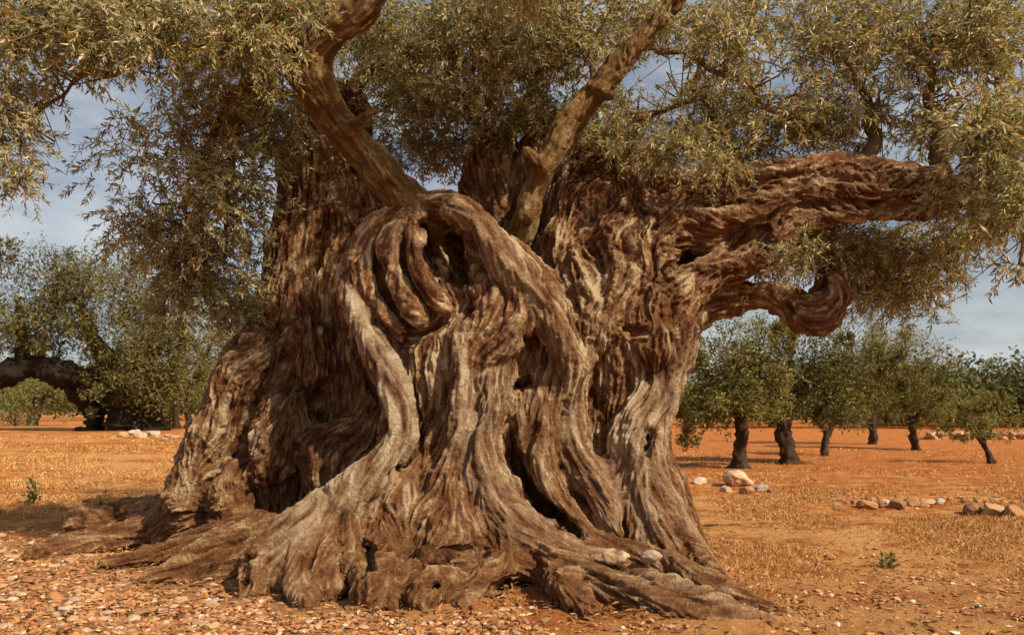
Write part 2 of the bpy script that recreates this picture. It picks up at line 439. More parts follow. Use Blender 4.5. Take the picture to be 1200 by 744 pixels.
# left limb with its fork
strand('limb', .07, [(505,268,6.35,22),(478,234,6.3,24),(442,196,6.25,21),(408,160,6.2,21),(382,122,6.15,22),(366,82,6.1,24),(358,58,6.08,24)], 1, .75)
strand('limb', .06, [(362,72,6.1,24),(390,36,6.0,21),(420,12,5.95,20),(448,-30,5.9,20),(470,-90,5.9,17),(500,-170,5.9,12)], 1, .55)
strand('limb', .06, [(362,80,6.1,24),(338,48,6.15,22),(318,20,6.2,20),(304,-25,6.2,20),(285,-100,6.3,16),(250,-180,6.3,11)], 1, .6)
# right limb
strand('limb', .05, [(600,305,6.75,15),(611,278,6.65,15),(621,236,6.55,14),(639,190,6.5,15),(664,148,6.45,16),(698,108,6.4,15),(738,62,6.35,14),(775,22,6.3,13),(815,-30,6.25,12),(870,-110,6.2,10)], 1, .7)
for pts_, m_ in ([(402,152,6.1,12),(424,140,6.0,9),(436,132,5.95,7)], .6), ([(372,100,6.05,12),(352,90,5.95,9)], .6), ([(636,195,6.4,11),(618,180,6.3,8)], .6), ([(700,106,6.35,9),(716,112,6.25,7)], .6), ([(445,195,6.12,15),(452,205,6.08,13)], .6), ([(622,240,6.45,12),(616,250,6.43,11)], .6):
    strand('limb', .05, pts_, 1, m_)
# surface roots
strand('root', .08, [(290,600,7.1,30),(232,596,7.4,26),(195,600,7.8,23),(150,606,None,20),(100,613,None,17),(50,619,None,13),(8,625,None,6)], 1, 0, .1)
strand('root', .07, [(270,612,6.9,28),(212,616,7.0,24),(178,622,7.2,20),(140,630,None,19),(85,640,None,14),(40,650,None,7)], 1)
strand('root', .07, [(300,625,6.5,30),(240,636,6.4,25),(180,652,None,18),(125,662,None,9)], 1, 0, .1)
strand('root', .07, [(325,640,6.0,30),(262,648,5.98,26),(212,668,None,20),(165,682,None,10)], 1)
strand('root', .06, [(330,655,5.8,28),(280,664,5.75,24),(240,682,5.7,16),(205,696,5.6,8)], 1)
strand('root', .06, [(700,645,5.75,26),(760,664,None,24),(815,682,None,20),(865,702,None,14),(915,718,None,7)], 1)
strand('root', .05, [(655,662,5.45,26),(705,686,None,22),(752,704,None,17),(800,718,None,11),(840,726,None,6)], 1)
strand('root', .05, [(795,640,6.25,26),(822,664,None,20),(845,682,None,13),(868,694,None,7)], 1)

# hollows: (blend, [(x, y, depth, r)])
CARVE = [
 (.02, [(494,262,6.0,5),(500,285,5.98,8),(507,310,5.95,9),(516,338,5.95,6)]),
 (.02, [(500,300,6.2,9),(505,300,5.9,9)]),
 (.05, [(532,286,5.85,16),(540,320,5.8,16)]),
 (.03, [(604,452,5.85,8),(618,448,5.85,7)]),
 (.03, [(400,640,5.58,8),(400,668,5.55,10)]),
 (.03, [(430,640,5.60,8),(432,668,5.58,10)]),
 (.03, [(286,655,5.6,7),(286,690,5.5,9)]),
 (.03, [(814,238,6.5,5),(840,241,6.42,6),(866,240,6.4,4)]),
 (.05, [(868,290,6.55,15),(888,280,6.55,15)]),
 (.04, [(772,334,6.35,3),(785,319,6.3,4.5),(798,308,6.3,6),(812,301,6.3,5),(826,296,6.35,3)]),
 (.03, [(760,505,6.35,6),(757,525,6.3,7)]),
 (.04, [(640,330,6.4,12),(655,350,6.3,11),(672,388,6.25,8),(686,424,6.2,6)]),
 (.04, [(640,230,6.9,16),(622,290,6.7,16)]),
 (.03, [(598,492,5.75,5),(602,534,5.7,8),(619,568,5.66,9),(644,600,5.62,9),(676,625,5.6,7)]),
 (.03, [(580,690,5.4,6),(604,682,5.35,8),(636,697,5.28,8),(672,716,5.2,5)]),
 (.03, [(500,652,5.5,5),(528,648,5.48,7),(553,644,5.5,5)]),
 (.03, [(505,690,5.45,9),(520,686,5.45,7)]),
 (.03, [(745,708,5.2,7),(775,718,5.15,6)]),
 (.03, [(400,225,7.4,12),(420,250,7.2,14)]),
]

VOX = 0.019
lo = np.array([-4.6, 4.42, -0.2]); hi = np.array([5.9, 8.9, 6.1])
N = np.ceil((hi - lo) / VOX).astype(int)
FLD = np.full(N, 0.5, np.float32)
AX = [(lo[i] + VOX * np.arange(N[i])).astype(np.float32) for i in range(3)]

def world_pts(pts, n=4):
    pts = catmull(pts, n)
    p = np.array([P(a, b, c) for a, b, c, _ in pts])
    return p, pts[:, 3] * pts[:, 2] / F

def seg_dist(x, y, z, a, b, ra, rb, sy):
    ab = b - a
    den = ab[0] ** 2 + (ab[1] * sy) ** 2 + ab[2] ** 2 + 1e-9
    dx, dy, dz = x - a[0], (y - a[1]) * sy, z - a[2]
    t = np.clip((dx * ab[0] + dy * ab[1] * sy + dz * ab[2]) / den, 0, 1)
    d = np.sqrt((dx - t * ab[0]) ** 2 + (dy - t * ab[1] * sy) ** 2 + (dz - t * ab[2]) ** 2)
    return d - (ra + (rb - ra) * t)

def stamp(pts, k, sy, carve=False):
    p, r = world_pts(pts)
    m = r.max() / min(sy, 1) + 0.06 + k
    i0 = np.clip(np.floor((p.min(0) - m - lo) / VOX).astype(int), 0, N - 1)
    i1 = np.clip(np.ceil((p.max(0) + m - lo) / VOX).astype(int) + 1, 1, N)
    if np.any(i1 <= i0): return
    sub = np.full(i1 - i0, 0.5, np.float32)
    for j in range(len(p) - 1):
        mm = max(r[j], r[j + 1]) / min(sy, 1) + 0.06 + k
        a0 = np.clip(np.floor((np.minimum(p[j], p[j + 1]) - mm - lo) / VOX).astype(int), i0, i1)
        a1 = np.clip(np.ceil((np.maximum(p[j], p[j + 1]) + mm - lo) / VOX).astype(int) + 1, i0, i1)
        if np.any(a1 <= a0): continue
        d = seg_dist(AX[0][a0[0]:a1[0], None, None], AX[1][None, a0[1]:a1[1], None], AX[2][None, None, a0[2]:a1[2]],
                     p[j].astype(np.float32), p[j + 1].astype(np.float32), np.float32(r[j]), np.float32(r[j + 1]), sy)
        s = sub[a0[0]-i0[0]:a1[0]-i0[0], a0[1]-i0[1]:a1[1]-i0[1], a0[2]-i0[2]:a1[2]-i0[2]]
        np.minimum(s, d, out=s)
    v = FLD[i0[0]:i1[0], i0[1]:i1[1], i0[2]:i1[2]]
    if carve:
        w = -sub
        h = np.maximum(k - np.abs(v - w), 0) / k
        v[...] = np.maximum(v, w) + h * h * k * 0.25
    else:
        h = np.maximum(k - np.abs(v - sub), 0) / k
        v[...] = np.minimum(v, sub) - h * h * k * 0.25

for name, k, sy, moss, pale, pts in S: stamp(pts, k, sy)
def surf_depth(px, py):
    for Y in np.arange(4.6, 8.7, .012):
        i = np.round((P(px, py, Y) - lo) / VOX).astype(int)
        if np.all((i >= 0) & (i < N)) and FLD[tuple(i)] < 0: return Y
    return None
solved = []
for k, pts in CARVE:
    if pts[0][2] > 6.52: solved.append((k, pts)); continue
    q = [(x, y, surf_depth(x, y), r) for x, y, Y, r in pts]
    q = [p_ for p_ in q if p_[2] is not None]
    if len(q) < 2: continue
    md = float(np.median([p_[2] for p_ in q]))
    q = [p_ for p_ in q if abs(p_[2] - md) < .35]
    if len(q) < 2: continue
    for back, rs in ((.02, 1.2), (.13, 1.1), (.24, .9)):
        if q[0][1] > 600: rs *= .72
        solved.append((k, [(x, y, Y + back, r * rs) for x, y, Y, r in q]))
for k, pts in solved: stamp(pts, k, 1.0, True)

def surface_nets(fld):
    s = fld < 0
    nx, ny, nz = fld.shape
    cnt = np.zeros((nx - 1, ny - 1, nz - 1), np.uint8)
    for dx in (0, 1):
        for dy in (0, 1):
            for dz in (0, 1):
                cnt += s[dx:nx - 1 + dx, dy:ny - 1 + dy, dz:nz - 1 + dz]
    cells = np.argwhere((cnt > 0) & (cnt < 8))
    ids = np.full(cnt.shape, -1, np.int32)
    ids[cells[:, 0], cells[:, 1], cells[:, 2]] = np.arange(len(cells))
    acc = np.zeros((len(cells), 3)); num = np.zeros(len(cells))
    corners = [(a, b, c) for a in (0, 1) for b in (0, 1) for c in (0, 1)]
    for c0 in corners:
        for ax in range(3):
            if c0[ax]: continue
            c1 = list(c0); c1[ax] = 1
            v0 = fld[cells[:, 0] + c0[0], cells[:, 1] + c0[1], cells[:, 2] + c0[2]]
            v1 = fld[cells[:, 0] + c1[0], cells[:, 1] + c1[1], cells[:, 2] + c1[2]]
            m = (v0 < 0) != (v1 < 0)
            t = np.where(m, v0 / np.where(m, v0 - v1, 1), 0)
            pt = np.tile(np.array(c0, float), (len(cells), 1)); pt[:, ax] += t
            acc += pt * m[:, None]; num += m
    verts = lo + VOX * (cells + acc / num[:, None])
    faces = []
    for ax in range(3):
        o = [i for i in range(3) if i != ax]
        sl0 = [slice(None)] * 3; sl1 = [slice(None)] * 3
        sl0[ax] = slice(0, -1); sl1[ax] = slice(1, None)
        e = np.argwhere(s[tuple(sl0)] != s[tuple(sl1)])
        ok = (e[:, o[0]] > 0) & (e[:, o[1]] > 0) & (e[:, o[0]] < fld.shape[o[0]] - 1) & (e[:, o[1]] < fld.shape[o[1]] - 1)
        e = e[ok]
        q = []
        for da, db in ((-1, -1), (0, -1), (0, 0), (-1, 0)):
            c = e.copy(); c[:, o[0]] += da; c[:, o[1]] += db
            q.append(ids[c[:, 0], c[:, 1], c[:, 2]])
        q = np.stack(q, 1)
        inside = s[e[:, 0], e[:, 1], e[:, 2]]
        flip = inside if ax != 1 else ~inside
        q = np.where(flip[:, None], q, q[:, ::-1])
        faces.append(q)
    return verts, np.vstack(faces)

tv, tf = surface_nets(FLD)
del FLD
tmp_me = mesh_np('trunk_field', tv, tf, None)
tmp = bpy.data.objects.new('trunk_field', tmp_me); COL.objects.link(tmp)
sub = tmp.modifiers.new('s', 'SUBSURF'); sub.levels = 1; sub.render_levels = 1
dg = bpy.context.evaluated_depsgraph_get()
ev = tmp.evaluated_get(dg).to_mesh()
V = np.empty(len(ev.vertices) * 3, np.float32); ev.vertices.foreach_get('co', V); V = V.reshape(-1, 3).astype(float)
NR = np.empty(len(ev.vertices) * 3, np.float32); ev.vertices.foreach_get('normal', NR); NR = NR.reshape(-1, 3).astype(float)
FC = np.empty(len(ev.loops), np.int32); ev.loops.foreach_get('vertex_index', FC); FC = FC.reshape(-1, 4)
tmp.evaluated_get(dg).to_mesh_clear()
bpy.data.objects.remove(tmp); bpy.data.meshes.remove(tmp_me)

# nearest strand of every vertex
best = np.full(len(V), 9.0); sid = np.zeros(len(V), int)
VX, VY, VZ = V[:, 0], V[:, 1], V[:, 2]
for i, (name, k, sy, moss, pale, pts) in enumerate(S):
    p, r = world_pts(pts, 2)
    m = r.max() + 0.25
    sel = np.where(np.all((V > p.min(0) - m) & (V < p.max(0) + m), 1))[0]
    d = np.full(len(sel), 9.0)
    for j in range(len(p) - 1):
        d = np.minimum(d, seg_dist(VX[sel], VY[sel], VZ[sel], p[j], p[j + 1], r[j], r[j + 1], sy))
    b = d < best[sel]
    best[sel[b]] = d[b]; sid[sel[b]] = i
pale_v = np.array([s[4] for s in S])[sid]; moss_v = np.array([s[3] for s in S])[sid]

# ---- chisel strokes traced over the front of the trunk: (sign * depth m, half width px, pale, [(x, y)...])
ST = [
 # knob
 (-.035,4,0,[(452,278),(443,313),(459,353),(470,375)]), (-.03,3.5,0,[(477,274),(471,305),(481,333),(497,356)]),
 (-.025,3,0,[(428,280),(417,305),(420,335),(436,362)]), (.02,5,.3,[(465,272),(457,305),(473,337),(490,365)]),
 (.02,5,.3,[(489,268),(491,297),(500,325),(518,354)]), (-.04,6,0,[(425,368),(455,388),(480,396),(510,384),(530,372)]),
 # bowl and shoulder
 (-.03,4,0,[(522,262),(545,275),(556,300),(572,330)]), (-.03,3.5,0,[(535,300),(548,318),(552,338)]),
 (.025,6,.35,[(505,243),(549,254),(569,283),(598,315),(624,337),(648,363)]),
 (-.03,4,0,[(553,352),(566,344),(575,328)]), (.02,5,.2,[(560,318),(578,330),(582,350),(570,366)]),
 (-.025,3,0,[(588,330),(592,360),(580,388),(556,402)]), (.02,5,.2,[(606,333),(608,375),(582,402)]),
 (-.03,3,0,[(614,390),(619,412),(608,430)]), (-.02,3,0,[(630,370),(640,400),(636,436)]),
 (.018,5,.2,[(650,380),(660,410),(656,440)]), (-.02,3,0,[(520,395),(515,450),(512,500),(505,550)]),
 # front ribs
 (.02,4,.35,[(541,392),(541,442),(534,498),(526,545)]), (-.025,3,0,[(528,400),(526,450),(519,505),(512,548)]),
 (-.03,3.5,0,[(556,430),(556,480),(547,520),(541,552)]), (.02,5,.4,[(573,475),(558,522),(569,575),(590,610)]),
 (-.03,3.5,0,[(588,440),(592,480),(584,515),(588,560),(606,600)]), (-.02,3,0,[(566,440),(566,480),(556,500)]),
 (-.05,5,0,[(598,493),(602,534),(618,567),(643,599),(676,624)]), (-.035,4,0,[(627,490),(621,515),(614,536)]),
 (.015,4,.3,[(611,465),(611,500),(610,530)]), (.02,5,.25,[(636,500),(632,542),(658,590),(680,620)]),
 (.022,4,.5,[(677,438),(664,489),(672,530),(692,564)]), (-.035,4,0,[(682,446),(670,500),(682,546),(702,574),(716,600)]),
 (-.025,3,0,[(652,470),(648,520),(660,560),(690,606)]), (-.02,3,0,[(500,420),(498,480),(494,540),(486,590)]),
 # lower front
 (-.03,4,0,[(500,652),(530,650),(553,644),(572,650)]), (-.03,3,0,[(560,570),(556,600),(562,630)]),
 (-.02,3,0,[(540,560),(536,590),(530,620)]), (-.03,4,0,[(455,600),(468,630),(470,660),(466,690)]),
 (-.025,3.5,0,[(500,600),(492,630),(496,670)]), (-.02,3,0,[(610,630),(660,655),(720,685),(780,712)]),
 (-.02,3,0,[(650,660),(690,682),(740,708)]), (-.025,3,0,[(582,689),(602,681),(635,697),(672,714)]),
 (.015,4,.2,[(600,622),(650,648),(720,678),(790,706)]), (-.02,3,0,[(700,655),(760,678),(830,704)]),
 # S rib and foot
 (.012,4,.6,[(408,345),(424,390),(450,440),(462,490),(460,520)]), (-.07,4,0,[(426,352),(448,392),(474,436),(489,485),(490,515),(474,545),(440,574)]), (-.04,4,0,[(398,345),(408,395),(432,445),(448,490),(446,520)]),
 (-.02,3,0,[(395,600),(372,630),(362,670),(358,700)]), (-.018,3,0,[(360,610),(335,640),(322,680)]),
 (.015,5,.35,[(312,640),(304,665),(306,690)]), (-.02,3,0,[(404,600),(396,640)]),
 # left stem
 (-.03,4,0,[(325,330),(322,380),(290,415),(258,460),(240,520),(220,575)]), (-.03,4,0,[(340,330),(345,400),(318,445),(290,500),(280,560)]),
 (.02,5,.1,[(318,402),(286,432),(255,478),(236,535),(222,585)]), (.02,5,.15,[(338,440),(318,478),(302,530),(296,590)]),
 (-.03,4,0,[(360,200),(356,270),(352,340),(362,400),(350,450)]), (-.03,4,0,[(385,260),(378,330),(374,400),(370,450)]),
 (-.02,3,0,[(275,455),(262,500),(250,560)]), (-.02,3,0,[(340,500),(330,540),(328,590)]),
 (-.02,4,0,[(350,470),(346,510),(352,560)]), (-.02,3,0,[(408,250),(402,330),(398,400)]),
 (-.025,3,0,[(384,590),(376,560),(384,532),(404,520)]), (-.02,3,0,[(440,400),(440,450),(436,490)]),
 # right mass
 (-.04,4,0,[(729,262),(733,287),(741,305),(733,331),(728,352)]), (.025,5,.2,[(753,250),(742,272),(753,299),(742,331),(734,360)]),
 (.025,5,.2,[(703,262),(718,292),(722,325),(712,360)]), (-.03,4,0,[(690,240),(704,285),(706,330),(696,365)]),
 (-.03,4,0,[(770,262),(762,290),(768,320),(757,350),(760,375)]), (-.045,5,0,[(773,331),(785,318),(798,307),(820,295)]),
 (.02,5,.2,[(780,345),(800,325),(828,305)]), (-.03,4,0,[(672,270),(662,300),(670,330),(690,352)]),
 (-.03,4,0,[(720,195),(708,225),(712,250)]), (.02,5,0,[(740,190),(728,225),(732,250)]), (-.025,3,0,[(760,205),(745,230),(752,250)]),
 (-.04,5,0,[(725,381),(745,390),(768,388)]), (-.03,4,0,[(790,350),(786,380),(794,410)]), (.02,4,.3,[(812,372),(800,410),(788,446)]),
 (-.025,3,0,[(700,400),(706,440),(700,490)]), (-.02,3,0,[(730,400),(736,450),(728,500),(730,550)]),
 (-.02,3,0,[(755,400),(760,440),(746,490)]), (.02,4,.5,[(796,440),(781,476),(762,492),(752,516)]),
 (-.03,4,0,[(766,500),(757,520),(762,545)]), (-.02,3,0,[(735,520),(738,570),(756,620),(785,670)]),
 (-.02,3,0,[(720,540),(726,590),(740,640)]), (.015,5,.25,[(746,520),(750,570),(772,625),(805,680)]),
 (-.03,4,0,[(778,570),(790,610),(812,650)]),
 # bough
 (-.03,4,0,[(812,238),(840,240),(866,240)]), (-.03,4,0,[(860,225),(900,210),(960,205),(1030,212),(1100,218)]),
 (.02,4,.1,[(800,262),(850,248),(900,232),(960,218),(1040,218)]), (-.03,4,0,[(830,275),(880,262),(930,244),(1000,238),(1080,244),(1135,244)]),
 (.02,4,.15,[(905,296),(915,276),(950,256),(1020,250),(1100,254)]), (-.025,3,0,[(900,225),(950,214),(1000,208)]),
 (-.025,3,0,[(960,246),(1010,244),(1060,250)]), (-.02,3,0,[(1010,226),(1060,232),(1120,238)]), (.015,3,.1,[(1000,232),(1050,238),(1110,242)]),
 (-.03,5,0,[(855,285),(880,270),(905,272)]), (-.02,3,0,[(840,330),(870,318),(900,312)]), (-.02,3,0,[(850,345),(900,348),(935,365),(965,362),(978,335)]),
 # limbs
 (-.012,2.5,0,[(485,225),(445,185),(410,150),(385,110),(370,70)]), (-.012,2.5,0,[(468,232),(430,196),(395,155),(368,110),(358,70)]),
 (.01,3,0,[(476,228),(438,190),(402,152),(376,108)]), (-.012,2.5,0,[(372,66),(395,38),(424,8)]), (-.012,2.5,0,[(352,60),(330,35),(312,-5)]),
 (-.012,2.5,0,[(606,285),(618,236),(637,188),(662,146),(698,104),(740,58)]), (.01,3,0,[(613,282),(626,236),(645,190),(670,148),(706,108)]),
 # roots
 (-.02,3,0,[(285,606),(220,604),(150,612),(80,622)]), (-.02,3,0,[(280,618),(210,624),(150,640)]), (.015,4,.15,[(204,580),(155,590),(100,606),(55,622)]),
 (-.02,3,0,[(300,632),(240,644),(180,664)]), (.015,4,.15,[(300,612),(229,624),(180,642)]), (-.02,3,0,[(320,650),(262,660),(205,684)]),
]
PXV = CX + V[:, 0] / V[:, 1] * F
PYV = CY - (V[:, 2] - CAM_H) / V[:, 1] * F
# front-most depth per cell, so a stroke only cuts the surface that faces the viewer there
cell = 6
bx = np.clip(((PXV + 200) / cell).astype(int), 0, 299); by = np.clip(((PYV + 250) / cell).astype(int), 0, 199)
zb = np.full((300, 200), 99.0)
np.minimum.at(zb, (bx, by), V[:, 1])
front = (V[:, 1] < zb[bx, by] + 0.22) & (NR[:, 1] < 0.25)
disp = np.zeros(len(V))
for amp, w, pl, pts in ST:
    q = catmull([(a, b, 0, 0) for a, b in pts], 5)[:, :2]
    m = w * 3
    sel = np.where(front & (PXV > q[:, 0].min() - m) & (PXV < q[:, 0].max() + m) & (PYV > q[:, 1].min() - m) & (PYV < q[:, 1].max() + m))[0]
    if not len(sel): continue
    x, y = PXV[sel], PYV[sel]
    d = np.full(len(sel), 1e9); tt = np.zeros(len(sel))
    wob = vnoise(np.stack([x * .06, y * .06, np.full(len(x), w + amp * 50)], 1), 5) * 2.5
    for j in range(len(q) - 1):
        a, b = q[j], q[j + 1]; ab = b - a
        t = np.clip(((x - a[0]) * ab[0] + (y - a[1]) * ab[1]) / (ab @ ab + 1e-9), 0, 1)
        dd = np.hypot(x - a[0] - t * ab[0] + wob, y - a[1] - t * ab[1])
        c = dd < d
        d[c] = dd[c]; tt[c] = (j + t[c]) / (len(q) - 1)
    taper = sstep(0, .18, tt) * sstep(1, .82, tt) * 0.85 + 0.15
    prof = np.exp(-(d / w) ** 2) * taper
    disp[sel] += amp * 1.35 * prof
    if pl: pale_v[sel] = np.maximum(pale_v[sel], 0) + pl * 0.5 * np.exp(-(d / (w * 1.5)) ** 2) * taper

# ---- grain direction field over the trunk, sign free (double angle)
fx, fz, fa = [], [], []
def add_flow(q):
    d = np.diff(q, axis=0); mid = (q[1:] + q[:-1]) / 2
    fx.append(mid[:, 0]); fz.append(mid[:, 1]); fa.append(np.arctan2(d[:, 1], d[:, 0]))
for amp, w, pl, pts in ST: add_flow(catmull([(a, b) for a, b in pts], 3))
for s in S:
    if s[0] != 'trunk' or s[2] == 1.0: add_flow(catmull([(a, b) for a, b, _, _ in s[5]], 2))
fx, fz, fa = map(np.concatenate, (fx, fz, fa))
g0x, g0y, gs = -150, -250, 8
gnx, gny = 200, 130
ang = np.zeros((gnx, gny))
yy = g0y + gs * np.arange(gny)
for i in range(gnx):
    d2 = (g0x + gs * i - fx[None]) ** 2 + (yy[:, None] - fz[None]) ** 2 + 60
    wgt = d2 ** -1.6
    ang[i] = 0.5 * np.arctan2((wgt * np.sin(2 * fa)).sum(1), (wgt * np.cos(2 * fa)).sum(1))
pos3 = V.copy()
def flow(p):
    px = CX + p[:, 0] / p[:, 1] * F; py = CY - (p[:, 2] - CAM_H) / p[:, 1] * F
    i = np.clip(np.round((px - g0x) / gs).astype(int), 0, gnx - 1); j = np.clip(np.round((py - g0y) / gs).astype(int), 0, gny - 1)
    a = ang[i, j]
    return a
rot = 0.7 * vnoise(V * 3.1, 61) + 0.4 * vnoise(V * 8, 62)
apron = sstep(610, 650, PYV)
rough_zone = .7 * sstep(395, 410, PXV) * sstep(590, 540, PXV) * sstep(245, 262, PYV) * sstep(410, 385, PYV) + sstep(640, 690, PXV) * sstep(400, 330, PYV) + 0.7 * sstep(330, 300, PXV)
is_root = np.array([q[0] == 'root' for q in S])[sid]
rot = rot * (0.45 + 0.9 * rough_zone) * np.where(is_root, .4, 1)
def lic(freq, L, steps, seed, stretch=1.0):
    out = vnoise(V * freq, seed).astype(float); wsum = 1.0
    for sgn in (1, -1):
        p = V.copy(); prev = None
        h = L / steps
        for s_ in range(steps):
            a = flow(p) + rot
            d = np.stack([np.cos(a), np.zeros(len(a)), -np.sin(a)], 1)
            d -= NR * (d * NR).sum(1)[:, None]
            d /= np.linalg.norm(d, axis=1)[:, None] + 1e-6
            if prev is None: d *= sgn
            else: d *= np.sign((d * prev).sum(1))[:, None] + 1e-9
            prev = d
            p = p + d * h
            w = 1 - (s_ + 1) / (steps + 1)
            out += w * vnoise(p * freq, seed)
            if sgn == 1: wsum += 2 * w
    out /= wsum
    return out / (out.std() + 1e-6)

l1 = lic(5.5, 0.34, 6, 70)
l2 = lic(14, 0.20, 7, 71)
l3 = lic(34, 0.12, 7, 72)
l4 = lic(62, 0.08, 6, 73)
lump = fbm(V * 2.6, 3, 75); knot = fbm(V * 7, 3, 79)
ridge = lambda a: 1 - np.minimum(np.abs(a), 2) * 0.9
amp_v = np.where(moss_v > .3, 0.75, 1.0) * np.where(pale_v > .5, 0.6, 1.0)
thin = np.array([max(0.35, min(1.0, np.mean([q[3] for q in s[5]]) / 26)) for s in S])[sid]
fiss = lambda a, w: -np.exp(-(a / w) ** 2)
pit = fbm(V * 15, 3, 83)
big_lump = fbm(V * 1.5, 2, 88)
disp += amp_v * thin * (0.007 * l1 + 0.009 * fiss(l1, .2) * (.5 + rough_zone) + 0.008 * fiss(l2, .25) + 0.005 * fiss(l3, .35) + 0.0055 * l3 + 0.006 * l4 + 0.05 * lump + .06 * big_lump
        + 0.030 * knot * (0.6 + rough_zone) * (1 - .5 * apron) + 0.020 * fiss(l1 + .6, .2) * rough_zone + 0.020 * pit * (.5 + rough_zone) - 0.02 * np.clip(pit - .25, 0, 1) * 4 * (.3 + rough_zone))
disp += np.where(moss_v > .3, .022 * fbm(V * 5, 3, 101) + .018 * fbm(V * 11, 2, 103), 0) + np.array([q[0] == 'limb' and q[3] == 0 for q in S])[sid] * .035 * fbm(V * 7, 3, 105) + 0.012 * (1 - .6 * apron) * np.where(is_root | (moss_v > .3), 0, 1) * fbm(V * 19, 3, 107)
V2 = V + NR * disp[:, None]
grain = np.clip(0.44 + 0.06 * l2 + 0.075 * l3 + 0.09 * l4 + 0.04 * l1 + 0.16 * lump + .20 * pit, 0, 1)
pale_v = np.clip(pale_v + 0.12 * (l2 > 1), 0, 0.9) * np.clip(0.75 + 0.3 * l2 + 0.25 * l3, 0, 1.2)
relief = np.clip(0.5 + disp * 6, 0, 1)

base = P(560, 640, 6.9); base[2] = 0.0
tree = thing('olive_tree', 'huge ancient olive tree with twisted furrowed trunk, surface roots and spreading boughs', 'tree', base)
# split the one surface into its trunk, limbs, bough and roots
groups, gid_of = [], []
for s in S:
    if s[0] == 'trunk':
        if ('trunk',) not in groups: groups.append(('trunk',))
        gid_of.append(groups.index(('trunk',)))
    elif s[0] == 'bough':
        if ('bough',) not in groups: groups.append(('bough',))
        gid_of.append(groups.index(('bough',)))
    else:
        groups.append((s[0], len(groups))); gid_of.append(len(groups) - 1)
fg = np.array(gid_of)[sid]
fgf = np.sort(fg[FC], 1)[:, 1]
for gi, gname in enumerate(groups):
    f = FC[fgf == gi]
    if not len(f): continue
    u, inv = np.unique(f, return_inverse=True)
    me = mesh_np(gname[0], V2[u] - base, inv.reshape(f.shape), BARK,
                 attrs={'grain': grain[u], 'relief': relief[u], 'pale': pale_v[u], 'moss': moss_v[u]})
    part(gname[0], me, tree)

# soil and litter bank up where the roots enter the ground
low = V2[np.abs(V2[:, 2] - ground_z(V2[:, 0], V2[:, 1])) < .09]
BC = .05
occ = np.zeros((260, 160)); bi = ((low[:, :2] - [-6.5, 3.0]) / BC).astype(int)
occ[np.clip(bi[:, 0], 0, 259), np.clip(bi[:, 1], 0, 159)] = 1
for _ in range(3):
    pad = np.pad(occ, 1); occ = sum(pad[1 + a:261 + a, 1 + b:161 + b] for a in (-1, 0, 1) for b in (-1, 0, 1)) / 9
fi = (GX - -6.5) / BC; fj = (GY - 3.0) / BC
ins = (fi > 0) & (fi < 258) & (fj > 0) & (fj < 158)
bi, bj = np.clip(np.round(fi), 0, 259).astype(int), np.clip(np.round(fj), 0, 159).astype(int)
bank = np.where(ins, np.minimum(occ[bi, bj] * 1.6, 1), 0)
GZ = GZ + bank * (.018 + .03 * vnoise(gp * 5, 97).reshape(GX.shape))
ground = part('ground', mesh_np('ground', np.stack([GX, GY, GZ], -1).reshape(-1, 3), gf, SOIL,
              attrs={'straw': straw_cover(GX, GY).ravel(), 'grit': np.clip(grit_cover(GX, GY), 0, 1).ravel()}), None, kind='structure')
ground['label'] = 'red orange soil with patches of dry straw coloured grass'

# ------------------------------------------------------------------ leaves
def leaf_arrays(pos, d, nrm, length, width, fold=0.18):
    """folded lance shaped leaf: base, left, tip, right -> two triangles"""
    side = np.cross(d, nrm); side /= np.linalg.norm(side, axis=1)[:, None] + 1e-9
    up = np.cross(side, d)
    L = length[:, None]; W = width[:, None]
    b = pos; t = pos + d * L - up * L * 0.06
    l_ = pos + d * L * 0.45 + side * W + up * W * fold * 2
    r_ = pos + d * L * 0.45 - side * W + up * W * fold * 2
    v = np.stack([b, l_, t, r_], 1).reshape(-1, 3)
    k = np.arange(len(pos))[:, None] * 4
    f = np.concatenate([k + np.array([[0, 2, 1]]), k + np.array([[0, 3, 2]])], 0)
    return v, f

def unit(a): return a / (np.linalg.norm(a, axis=-1, keepdims=True) + 1e-9)

def sprays(starts, dirs, length, nleaf, leaf_len, droop, rng):
    """drooping twigs with opposite leaves; returns twig polylines and leaf arrays"""
    n = len(starts)
    T = 5
    pts = np.empty((n, T, 3)); p = starts.copy(); d = dirs.copy(); pts[:, 0] = p
    for t in range(1, T):
        d = unit(d + np.array([0, 0, -1.0]) * droop[:, None] / T + rng.normal(0, .12, (n, 3)))
        p = p + d * (length / (T - 1))[:, None]; pts[:, t] = p
    m = nleaf
    s = np.linspace(.12, 1, m)[None] * np.ones((n, 1)) + rng.normal(0, .02, (n, m))
    s = np.clip(s, 0, .999) * (T - 1)
    i = s.astype(int); f = (s - i)[..., None]
    ar = np.arange(n)[:, None]
    a, b = pts[ar, i], pts[ar, i + 1]
    lp = a + (b - a) * f
    td = unit(b - a)
    ref = unit(np.cross(td, rng.normal(0, 1, (n, 1, 3)) + np.array([0, 0, .3])))
    turn = (np.arange(m) % 2 * 2 - 1)[None, :, None] * 1.0
    quarter = ((np.arange(m) // 2) % 2)[None, :, None]
    side = ref * (1 - quarter) + np.cross(td, ref) * quarter
    ld = unit(td * 0.85 + side * turn * 0.75 + rng.normal(0, .25, (n, m, 3)) + np.array([0, 0, -.12]))
    nr = unit(np.cross(ld, np.cross(td, ld)) + rng.normal(0, .45, (n, m, 3)) + np.array([0, 0, .35]))
    L = leaf_len * rng.uniform(.65, 1.2, (n, m))
    return pts, lp.reshape(-1, 3), ld.reshape(-1, 3), nr.reshape(-1, 3), L.reshape(-1)

